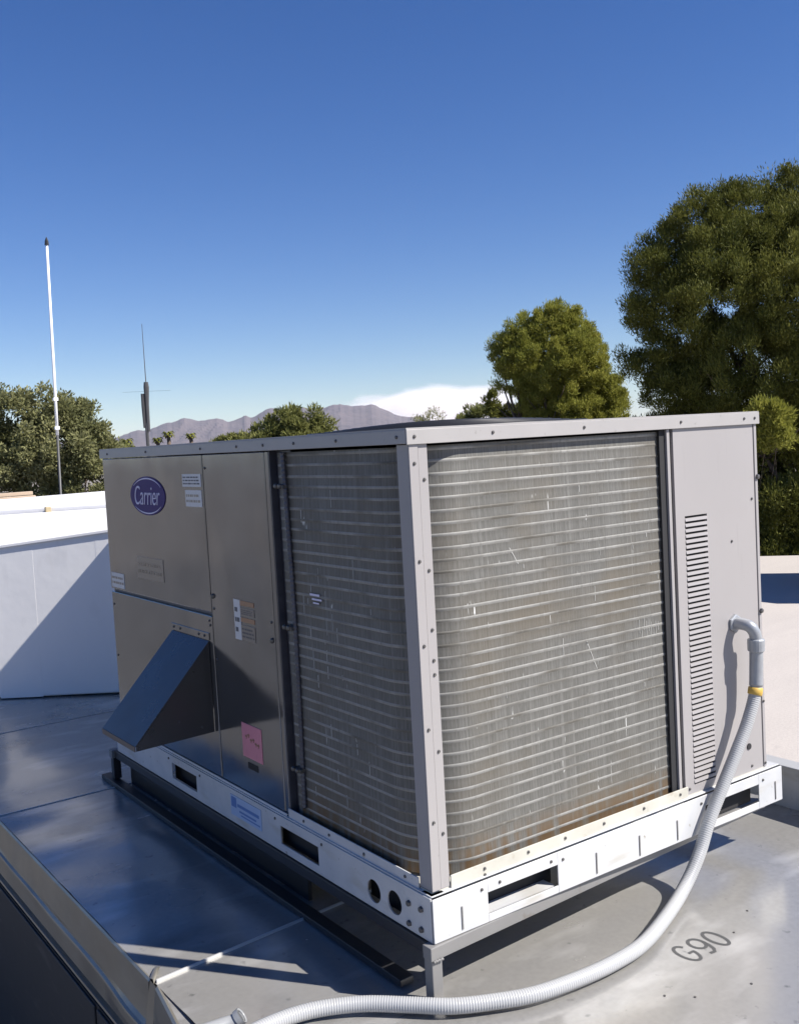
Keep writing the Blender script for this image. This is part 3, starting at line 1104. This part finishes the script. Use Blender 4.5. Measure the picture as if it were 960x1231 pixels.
obj('top_flange', s, 'ductwhite', duct, bevel=.004)
duct2 = thing('white_duct', 'white coated duct with a low ridge, farther one behind the nearer white duct', 'duct', dpt(.3, 1.6, FZ))
s = MB()
def d2(u, w, z):
    return dpt(u, w, z)
s.hexa([d2(-1.6, .97, FZ + .004), d2(1.6, .97, FZ + .004), d2(1.6, 2.3, FZ + .004), d2(-1.6, 2.3, FZ + .004), d2(-1.6, .97, .90), d2(1.6, .97, .915), d2(1.6, 2.3, .985), d2(-1.6, 2.3, .90)])
obj('duct_body', s, 'ductwhite', duct2, bevel=.012)
s = MB()
q = Vector(dpt(0.0, .952, .865))
s.box(q.x - .018, q.x + .018, q.y - .016, q.y + .016, .84, .905)
MT['tan_cap'] = mat('tan_plastic', (.36, .29, .17), .6)
yt = obj('vent_cap', s, 'tan_cap', None, bevel=.004)
tag(yt, 'small tan cap sitting between the two white ducts', 'cap')

# tan roof edge seen beyond the ducts, on the left
tanp = thing('wooden_roof_edge', 'tan weathered board edging at the far left beyond the white ducts', 'roof edge', (.9, 8.8, RZ))
for k in range(3):
    s = MB()
    s.box(-1.2, 1.62, 8.62 + .10 * k, 8.70 + .10 * k, .775 + .04 * k, .812 + .04 * k)
    obj('board', s, 'tanwood', tanp, bevel=.004)
s = MB()
s.box(-1.2, 1.5, 8.72, 8.9, RZ, .774)
obj('wall', s, 'building', tanp)

# ------------------------------------------------------------------ antennas
an = thing('whip_antenna', 'tall white whip antenna on a slim grey mast left of the unit', 'antenna', (1.33, 7.11, RZ))
a0, a1 = Vector((1.34, 7.12, RZ)), Vector((1.4555, 7.21, 3.19))
def al(t_):
    return a0 + (a1 - a0) * t_
tm_ = (1.62 - RZ) / (3.19 - RZ)
s = MB()
s.tube([al(0), al(tm_)], .012, 8)
obj('mast', s, 'grey_mast', an, smooth=True)
s = MB()
s.tube([al(tm_ - .045), al(tm_ + .06), al(.985)], [.014, .0135, .0110], 10)
obj('whip', s, 'white_mast', an, smooth=True)
s = MB()
s.tube([al(.984), al(.992), al(1.0)], [.020, .017, .004], 8)
obj('tip_cap', s, 'black', an)
for t_ in (tm_ - .03, tm_ + .03):
    s = MB()
    c_ = al(t_)
    s.box(c_.x - .021, c_.x + .021, c_.y - .018, c_.y + .018, c_.z - .014, c_.z + .014)
    obj('clamp', s, 'white_mast', an, bevel=.003)
an2 = thing('base_antenna', 'short dark twin tube antenna with a hair thin whip beyond the unit', 'antenna', (4.73, 13.33, RZ))
s = MB()
s.tube([(4.74, 13.33, RZ), (4.74, 13.33, 1.66)], .028, 8)
obj('mast', s, 'grey_mast', an2)
s = MB()
s.tube([(4.718, 13.345, 1.62), (4.715, 13.345, 1.95), (4.715, 13.345, 2.16)], [.026, .032, .030], 8)
s.tube([(4.762, 13.315, 1.56), (4.765, 13.315, 2.0), (4.772, 13.315, 2.26), (4.772, 13.315, 2.34)], [.028, .034, .046, .036], 8)
obj('radome', s, 'grey_mast', an2)
s = MB()
s.tube([(4.772, 13.315, 2.30), (4.772, 13.315, 3.25)], [.008, .004], 6)
obj('whip', s, 'grey_mast', an2)

for z_, w_ in ((2.20, .38),):
    s = MB()
    s.tube([(4.772 - .819 * w_, 13.315 + .573 * w_, z_), (4.772 + .819 * w_, 13.315 - .573 * w_, z_ - .01)], .0016, 5)
    obj('crossbar', s, 'grey_mast', an2)

# unseen unit added at right, casts the shadow band on the pale roof
fu = thing('rooftop_unit', 'plain grey unseen unit on short legs, added at right to shade the cream roof', 'air conditioner', (11.9, 5.0, RZ))
s = MB()
s.box(10.9, 12.9, 4.1, 5.9, RZ + .22, RZ + 1.9)
obj('cabinet', s, 'added_unit', fu, bevel=.02)
for x in (10.95, 12.75):
    s = MB()
    s.box(x, x + .1, 4.15, 5.85, RZ + .001, RZ + .219)
    obj('skid', s, 'added_unit', fu)
s = MB()
s.tube([(11.9, 5.0, RZ + 1.9), (11.9, 5.0, RZ + 2.05)], [.75, .70], 32)
obj('fan_shroud', s, 'black', fu)

# ------------------------------------------------------------------ trees
rng = np.random.default_rng(11)
RH = np.array([.819, -.573, 0.])
FH = np.array([.573, .819, 0.])
ZH = np.array([0, 0, 1.])

def leaves(name, parent, clumps, per, ln, wd, mt, upb=.5, outb=.7, fill=.5):
    """clumps: list of (centre, radii vec3).  each leaf is a small tapered blade"""
    C = np.array([c for c, r in clumps])
    Rr = np.array([r for c, r in clumps])
    M_ = len(C)
    n = M_ * per
    ci = np.repeat(np.arange(M_), per)
    d = rng.normal(size=(n, 3))
    d /= np.linalg.norm(d, axis=1)[:, None]
    rad = (fill + (1 - fill) * rng.random(n)) ** .8
    p = C[ci] + d * Rr[ci] * rad[:, None]
    a = d * outb + ZH * upb + rng.normal(size=(n, 3)) * .45
    a /= np.linalg.norm(a, axis=1)[:, None]
    b_ = np.cross(a, rng.normal(size=(n, 3)))
    b_ /= np.linalg.norm(b_, axis=1)[:, None]
    l_ = ln * (.6 + .8 * rng.random(n))[:, None]
    w_ = wd * (.7 + .6 * rng.random(n))[:, None]
    V = np.empty((n, 4, 3))
    V[:, 0] = p
    V[:, 1] = p + a * l_ * .45 + b_ * w_
    V[:, 2] = p + a * l_
    V[:, 3] = p + a * l_ * .45 - b_ * w_
    o0 = V.reshape(-1, 3).mean(0)
    me = bpy.data.meshes.new(name)
    me.vertices.add(n * 4)
    me.vertices.foreach_set('co', (V.reshape(-1, 3) - o0).astype(np.float32).ravel())
    me.loops.add(n * 4)
    me.loops.foreach_set('vertex_index', np.arange(n * 4, dtype=np.int32))
    me.polygons.add(n)
    me.polygons.foreach_set('loop_start', np.arange(0, n * 4, 4, dtype=np.int32))
    me.update()
    me.validate()
    me.materials.append(mt)
    o = bpy.data.objects.new(name, me)
    place(o, Vector(o0), parent)
    return o

def lobes_to_clumps(c0, lobes, sc, n_each, rc_, squash=.8, jit=.9):
    out_ = []
    for (a, b_, c_, r) in lobes:
        k = max(3, int(n_each * r * r))
        for i in range(k):
            d = rng.normal(size=3)
            d /= np.linalg.norm(d)
            rr = r * (.35 + .65 * rng.random() ** .5)
            q = np.array(c0) + sc * (RH * (a + d[0] * rr) + ZH * (b_ + d[2] * rr * squash) + FH * (c_ + d[1] * rr))
            cr = sc * rc_ * rng.uniform(.6, 1.3)
            out_.append((q, np.array([cr, cr, cr * rng.uniform(.7, 1.2)])))
    return out_

def limbs(name, parent, base, c0, lobes, sc, r0, mt='bark'):
    s = MB()
    base = np.array(base, float)
    c0 = np.array(c0, float)
    fork = base + (c0 - base) * .55
    s.tube([base, base + (fork - base) * .5 + RH * .1, fork], [r0, r0 * .85, r0 * .7], 10)
    obj('trunk', s, mt, parent, smooth=True)
    s = MB()
    for (a, b_, c_, r) in lobes:
        e = c0 + sc * (RH * a + ZH * b_ + FH * c_)
        md = fork + (e - fork) * .5 + rng.normal(size=3) * .25 * sc * np.array([1, 1, .4])
        s.tube([fork, md, e], [r0 * .45, r0 * .28, r0 * .06], 6)
        for k in range(5):
            d = rng.normal(size=3)
            d /= np.linalg.norm(d)
            q = md + (e - md) * rng.uniform(.2, .9)
            s.tube([q, q + d * r * sc * .5, q + d * r * sc * .9 + ZH * .1], [r0 * .12, r0 * .07, r0 * .02], 4)
    obj('limbs', s, mt, parent, smooth=True)

def leafmat(name, c1, c2, c3, tr=.3):
    return mat(name, c1, .55, 0, island=c2, var=((.9, .9, .9), c3, .6), trans=tr, spec=.08)
PINE = leafmat('pine_needles', (.095, .104, .022), (.245, .235, .052), (.060, .072, .017), .26)
PINE2 = leafmat('bright_pine_needles', (.235, .245, .042), (.44, .41, .10), (.185, .20, .038), .38)
OLIVE = leafmat('mesquite_leaves', (.21, .215, .092), (.40, .38, .20), (.145, .155, .065), .38)
FARG = leafmat('far_green_leaves', (.18, .19, .06), (.32, .31, .11), (.14, .155, .05), .35)

# large pine, right
sc = 1.17
c0 = (16.4, 9.4, 2.83)
bp_l = [(-2.30, .55, 0, .62), (-2.48, -.25, 0, .50), (-2.15, 1.28, .1, .62), (-1.5, 1.85, .1, .62), (-.95, 2.2, .2, .46), (-1.2, 1.3, -.2, .8), (-1.5, .5, -.6, .95), (-1.9, -.75, -.2, .75), (-1.0, -.6, -.6, 1.1), (-.2, .4, -.9, 1.15),
        (-.35, 1.35, -.2, .85), (-2.35, -1.5, .4, .40), (-1.5, -1.65, .2, .75), (.2, -.8, -.7, 1.2), (-.4, -1.7, -.2, .9)]
pine = thing('pine_tree', 'tall dark pine with a bushy crown filling the right side above the unit', 'tree', (16.4, 9.4, GZ))
limbs('limbs', pine, (16.6, 9.6, GZ), (16.4, 9.4, 1.5), bp_l, sc, .32)
leaves('crown', pine, lobes_to_clumps(c0, bp_l, sc, 112, .21), 390, .075, .0085, PINE, .9, .45, .1)
c0b = (17.3, 9.6, 3.0)
bp2 = [(-.65, 2.15, .3, .42), (-.35, 2.42, .3, .42), (-.2, 1.8, .3, .6), (.2, 2.4, .3, .5), (.9, 2.2, .2, .8), (-.7, 1.5, .2, .5), (2.0, 2.0, 0, 1.2), (.7, 1.3, -.2, 1.0), (1.6, .6, -.2, 1.3), (.5, .0, -.2, 1.0), (1.2, -1.0, -.2, 1.2), (2.6, .0, 0, 1.2)]
pine2 = thing('pine_tree', 'second tall pine cut off by the right edge of the picture', 'tree', (18.4, 9.0, GZ))
limbs('limbs', pine2, (18.5, 9.0, GZ), (18.4, 9.0, 2.0), bp2, sc, .30)
leaves('crown', pine2, lobes_to_clumps(c0b, bp2, sc, 64, .23), 380, .080, .009, PINE, .9, .45, .1)
# low foliage behind the unit's right edge
low_l = [(-2.2, -.75, 0, .5), (-1.9, -.4, 0, .55), (-.6, -2.6, 0, .9), (-.9, -3.4, 0, .9), (.6, -2.0, -.9, .7), (.9, -2.9, -.9, .7), (.3, -3.0, -1.0, .7), (-.1, -1.2, -1.1, .5), (.5, -1.4, -1.1, .5), (0, -2.0, -1.1, .5), (.6, -2.4, -1.1, .5), (.1, -2.7, -1.1, .5), (-1.2, -.1, 0, .7), (-.4, -.4, 0, .8), (.5, -.3, 0, .9), (-.2, -1.6, 0, 1.0), (.8, -1.4, 0, 1.0), (.2, -2.6, .2, 1.0), (1.3, -2.4, 0, 1.0), (-1.2, -1.3, .2, .9), (.3, -3.4, .2, .8), (-.9, -2.0, -.6, .7), (-.2, -2.2, -.8, .8), (.5, -2.6, -.8, .8), (-.4, -3.1, -.6, .8), (.4, -3.5, -.8, .8), (1.0, -3.4, -.5, .8), (-1.2, -3.0, -.2, .7)]
c0c = (15.6, 9.85, 1.03)
shrub = thing('pine_tree', 'low dark pine under the tall one, dense down to the roof edge', 'tree', (16.2, 10.4, GZ))
limbs('limbs', shrub, (16.2, 10.4, GZ), (16.0, 10.2, -.5), [(a, b, .8, r) for a, b, c, r in low_l], sc, .16)
leaves('crown', shrub, lobes_to_clumps(c0c, low_l, sc, 56, .24), 300, .09, .012, PINE, .7, .5, .1)
br_l = [(-.05, .45, 0, .26), (.2, .3, 0, .30), (-.2, .15, 0, .22), (.3, 0, 0, .26), (.0, -.2, 0, .22)]
bright = thing('pine_sapling', 'bright yellow green young pine in the sun beside the unit top corner', 'tree', (14.1, 8.7, GZ))
limbs('limbs', bright, (16.9, 10.7, GZ), (14.3, 8.8, .9), br_l, .8, .03)
leaves('crown', bright, lobes_to_clumps((13.98, 8.60, .98), br_l, .85, 90, .20), 300, .10, .012, PINE2, .7, .6, .3)
# unseen pine added on the right, towards the sun, to shade the tall ones
sp_l = [(-1.2, 0, 0, 1.1), (0, .6, 0, 1.3), (1.1, .1, 0, 1.1), (-.6, 1.6, 0, .9), (.6, 1.7, 0, .9), (0, 2.6, 0, .8), (0, -1.2, 0, 1.4), (-1.4, -1.4, 0, 1.0), (1.3, -1.3, 0, 1.0)]
spine = thing('pine_tree', 'tall unseen pine added out of the picture to the right to shade the others', 'tree', (20.9, 4.4, GZ))
limbs('limbs', spine, (20.9, 4.4, GZ), (20.7, 4.3, 1.8), sp_l, 1.2, .3)
leaves('crown', spine, lobes_to_clumps((20.7, 4.3, 3.6), sp_l, 1.2, 22, .38), 160, .2, .03, PINE, .7, .6, .2)
# medium pine
md_l = [(-1.09, 0.42, 0, 0.34), (-0.81, 0.53, 0, 0.5), (-0.35, 0.73, 0, 0.5), (0.02, 0.9, 0, 0.42), (0.29, 0.63, 0, 0.45), (0.48, 0.25, 0, 0.5), (-1.09, 0.05, 0, 0.38), (-0.67, 0.02, -0.2, 0.65), (-0.03, 0.15, -0.3, 0.7), (-0.9, -0.39, 0, 0.5), (-0.21, -0.39, -0.2, 0.65), (0.48, -0.29, 0, 0.6), (0.78, -0.19, 0.1, 0.38), (0.89, -0.49, 0.1, 0.36), (0.34, -0.8, 0, 0.5), (-0.4, -0.8, 0, 0.5), (0.98, -0.8, 0, 0.4), (-.5, -.95, 0, .5), (.1, -1.05, -.2, .5), (.6, -.95, 0, .5), (-.75, -.62, 0, .35), (1.05, -.9, .1, .4), (.2, -1.4, 0, .6), (-.4, -1.5, 0, .5), (.9, -1.4, 0, .5)]
med = thing('pine_tree', 'medium yellow green pine standing alone behind the unit, left of the tall pine', 'tree', (15.4, 15.2, GZ))
c0d = (15.55, 14.95, 2.82)
limbs('limbs', med, (15.4, 15.2, GZ), (15.4, 15.0, 2.2), md_l, 1.1, .2)
leaves('crown', med, lobes_to_clumps(c0d, md_l, 1.1, 150, .145), 300, .075, .0085, PINE2, .95, .4, .1)

# broad tree at left
lt_l = [(-1.6, .3, 0, .7), (-1.1, .75, 0, .6), (-.4, .7, 0, .6), (.2, .6, .2, .55), (.6, .35, .1, .55), (-.9, -.1, -.3, .9), (0, 0, -.3, .9), (.8, -.2, 0, .6), (1.1, -.4, .2, .5), (-1.9, -.6, 0, .9), (-.5, -.8, -.2, .9), (.6, -.9, 0, .8), (1.2, -.95, .2, .5), (-2.4, .2, 0, .8), (1.0, -1.6, 0, .7), (-.6, -1.8, 0, 1.0)]
lt = thing('mesquite_tree', 'bushy olive green broadleaf tree at the far left behind the white ducts', 'tree', (5.3, 21.1, GZ))
c0e = (5.75, 20.95, 1.55)
limbs('limbs', lt, (5.6, 21.1, GZ), (5.7, 21.0, .6), lt_l, 1.0, .16)
leaves('crown', lt, lobes_to_clumps(c0e, lt_l, 1.0, 46, .26, .9), 260, .085, .022, OLIVE, .2, .7, .2)

def small_tree(name, label, px, c0, lobes, sc_, dens, rcl, per, lsz, mt, r0=.12):
    o = thing(name, label, 'tree', (c0[0], c0[1], GZ), None)
    limbs('limbs', o, (c0[0], c0[1], GZ), (c0[0], c0[1], c0[2] - .4 * sc_), lobes, sc_, r0)
    leaves('crown', o, lobes_to_clumps(c0, lobes, sc_, dens, rcl), per, lsz[0], lsz[1], mt, .6, .6, .25)
    return o
small_tree('round_tree', 'rounded olive green tree top showing over the unit roof, below the mountains', 0, (14.6, 25.9, 1.55),
           [(-.75, -.1, 0, .6), (-.2, .25, 0, .6), (.35, .35, 0, .55), (.85, .0, 0, .5), (0, -.5, 0, .9)], 1.0, 45, .24, 220, (.15, .022), FARG)
small_tree('round_tree', 'low green bush top left of the rounded tree over the unit roof', 0, (12.85, 26.75, 1.25),
           [(-.25, .0, 0, .38), (.25, .05, 0, .38), (0, -.4, 0, .5)], 1.0, 70, .2, 200, (.13, .02), FARG)
small_tree('bare_tree', 'thin greyish tree top in front of the cloud right of the mountain', 0, (26.1, 33.7, 2.0),
           [(-.3, .0, 0, .5), (.3, .05, 0, .5), (0, -.5, 0, .7), (.7, -.3, 0, .4)], 1.0, 22, .24, 60, (.13, .018), OLIVE)
small_tree('leafy_tree', 'small fresh green tree top in front of the white cloud', 0, (24.6, 28.4, 1.95),
           [(-.6, -.1, 0, .4), (-.15, .15, 0, .4), (.3, .15, 0, .4), (.8, -.1, 0, .35), (0, -.6, 0, .8)], 1.0, 45, .2, 170, (.15, .022), FARG)
small_tree('pine_tree', 'small dark pine close under the left side of the medium pine', 0, (23.6, 26.4, 1.9),
           [(-.1, .65, 0, .28), (-.05, .25, 0, .3), (.2, -.1, 0, .35), (.55, .1, 0, .25), (.9, .0, 0, .4), (.4, -.5, 0, .6), (1.3, -.1, 0, .5)], 1.0, 60, .16, 160, (.15, .02), PINE)

def palm(x, y, z, label, r):
    o = thing('palm_tree', label, 'tree', (x, y, GZ), 'distant palms below the mountains')
    s = MB()
    s.tube([(x, y, GZ), (x + .15, y, (z + GZ) / 2), (x, y, z)], [.30, .24, .22], 7)
    obj('trunk', s, 'bark', o, smooth=True)
    s = MB()
    for k in range(20):
        a = k * 2.4
        e = .9 - 1.3 * (k / 20)
        dr = np.array([math.cos(a), math.sin(a), 0])
        sd = np.array([-math.sin(a), math.cos(a), 0])
        b0 = np.array([x, y, z])
        m1 = b0 + dr * r * .6 + ZH * r * e * .6
        m2 = b0 + dr * r + ZH * (r * e * .6 - .35 * r)
        s.quad(b0 - sd * .05, m1 - sd * .22, m1 + sd * .22, b0 + sd * .05)
        s.quad(m1 - sd * .22, m2 - sd * .06, m2 + sd * .06, m1 + sd * .22)
    obj('fronds', s, PINE, o, fix=False)
for i, (x, y, z, lb, r) in enumerate(((45.7, 108.4, 3.2, 'tallest distant palm right of the dark antenna', .8), (41.4, 110.2, 2.6, 'distant palm left of the dark antenna, over the unit edge', .8),
                                      (44.6, 109.0, 2.6, 'lower distant palm close to the dark antenna foot', .7), (48.0, 107.3, 2.9, 'rightmost distant palm of the row under the mountains', .7))):
    palm(x, y, z, lb, r)
small_tree('far_shrub', 'far yellowish shrub between the left tree and the antenna', 0, (27.5, 78.5, 1.5), [(-1.5, -.5, 0, 1.0), (0, -.2, 0, 1.2), (1.4, -.6, 0, 1.0), (-2.6, -.3, 0, 1.0)], 1.0, 12, .5, 150, (.35, .06), FARG)

# ------------------------------------------------------------------ mountains
prof_m = [(78, .75), (74, .9), (71.42, .85), (70.11, .87), (68.9, 1.12), (67.82, 1.20), (66.95, 1.48), (65.98, 1.75), (65.31, 1.49), (64.21, 1.57), (63.53, 1.39), (62.59, 1.62), (62.28, 1.42), (61.27, 1.97), (60.25, 1.87), (59.4, 1.95),
          (58.57, 1.83), (57.28, 2.14), (56.73, 1.97), (56.08, 1.84), (55.46, 1.90), (54.87, 1.63), (53.85, 1.25), (52.08, .82), (49.29, .43), (46.52, .18), (40, .3), (30, .25), (15, .2)]
prof_m = prof_m[::-1]
pa = np.array([q[0] for q in prof_m], float)
pe_ = np.array([q[1] for q in prof_m], float)
cx, cy, cz = -1.42, -1.93, 1.22
na, nr = 520, 44
az = np.linspace(16, 77, na)
crest = np.interp(az, pa, pe_)
def fbm1(x, seed):
    r = np.random.default_rng(seed)
    o = np.zeros_like(x)
    for k in range(6):
        f = .35 * 2 ** k
        o += np.sin(x * f * 2.1 + r.uniform(0, 6)) * np.cos(x * f * 1.3 + r.uniform(0, 6)) / 2 ** (k * .8)
    return o
crest = crest + .085 * fbm1(az * 1.7, 4) * np.clip(crest, 0, 1)
s = MB()
rows = []
D = 8000.
for j in range(nr + 1):
    t_ = j / nr
    dist = D - 2600 * (1 - t_) if t_ < 1 else D
    row = []
    for i in range(na):
        a = R(az[i])
        zc = cz + 1.06 * D * math.tan(R(crest[i]))
        rug = fbm1(np.array([az[i] * 2.2 + 2.5 * math.sin(t_ * 5 + az[i])]), 9)[0]
        h = GZ + (zc - GZ) * (t_ ** 1.5) * (1 + .40 * rug * (1 - t_) * min(1, t_ * 3))
        dd = dist + 220 * rug * (1 - t_)
        row.append((cx + dd * math.cos(a), cy + dd * math.sin(a), h))
    rows.append(row)
back = [(cx + (D + 900) * math.cos(R(q)), cy + (D + 900) * math.sin(R(q)), GZ) for q in az]
rows.append(back)
s.grid(rows)
MT['mountain'] = mat('bare_desert_rock', (.105, .083, .082), .95, var=[((.0022, .0022, .004), (.055, .046, .052), .9), ((.012, .012, .012), (.13, .103, .098), .6)])
struct(obj('mountains', s, 'mountain', fix=False))

# ------------------------------------------------------------------ cloud behind the mountains
cd = MB()
CD = 13500.
def cpt(a, e, d=CD):
    return (cx + d * math.cos(R(a)), cy + d * math.sin(R(a)), cz + d * math.tan(R(e)))
cc = Vector(cpt(52.2, 1.1))
cl_o = bpy.data.objects.new('cloud', None)
cm = bpy.data.materials.new('cloud_vapour')
cm.use_nodes = True
t = cm.node_tree
t.nodes.clear()
N, L = t.nodes, t.links.new
mo = N.new('ShaderNodeOutputMaterial')
pv = N.new('ShaderNodeVolumePrincipled')
pv.inputs['Color'].default_value = (1, .97, .95, 1)
pv.inputs['Anisotropy'].default_value = .1
tc_ = N.new('ShaderNodeTexCoord')
vl = N.new('ShaderNodeVectorMath')
vl.operation = 'LENGTH'
L(tc_.outputs['Object'], vl.inputs[0])
n1 = N.new('ShaderNodeTexNoise')
n1.inputs['Scale'].default_value = 2.4
n1.inputs['Detail'].default_value = 5
L(tc_.outputs['Object'], n1.inputs['Vector'])
ma = N.new('ShaderNodeMath')
ma.operation = 'MULTIPLY_ADD'
L(n1.outputs['Fac'], ma.inputs[0])
ma.inputs[1].default_value = 1.3
L(vl.outputs['Value'], ma.inputs[2])
mr = N.new('ShaderNodeMapRange')
mr.inputs['From Min'].default_value = 1.45
mr.inputs['From Max'].default_value = 1.05
mr.inputs['To Min'].default_value = 0
mr.inputs['To Max'].default_value = .0050
L(ma.outputs[0], mr.inputs['Value'])
L(mr.outputs[0], pv.inputs['Density'])
L(pv.outputs[0], mo.inputs['Volume'])
bm = bmesh.new()
bmesh.ops.create_icosphere(bm, subdivisions=4, radius=1.0)
me = bpy.data.meshes.new('cloud')
bm.to_mesh(me)
bm.free()
me.materials.append(cm)
cloud = bpy.data.objects.new('cloud', me)
place(cloud, cc, None)
cloud.scale = (1750, 1000, 520)
cloud.rotation_euler = (0, 0, R(51 - 90))
tag(cloud, 'pale pinkish white flat cloud low over the right end of the mountains', 'cloud')

# ------------------------------------------------------------------ haze
MH = bpy.data.materials.new('thin_desert_haze')
MH.use_nodes = True
t = MH.node_tree
t.nodes.clear()
mo = t.nodes.new('ShaderNodeOutputMaterial')
pv = t.nodes.new('ShaderNodeVolumePrincipled')
pv.inputs['Color'].default_value = (.72, .80, 1, 1)
pv.inputs['Density'].default_value = .000028
t.links.new(pv.outputs[0], mo.inputs['Volume'])
s = MB()
s.box(-9100, 13100, -9100, 13100, GZ - 1.0, 330)
hz = obj('haze', s, MH)
hz['kind'] = 'stuff'
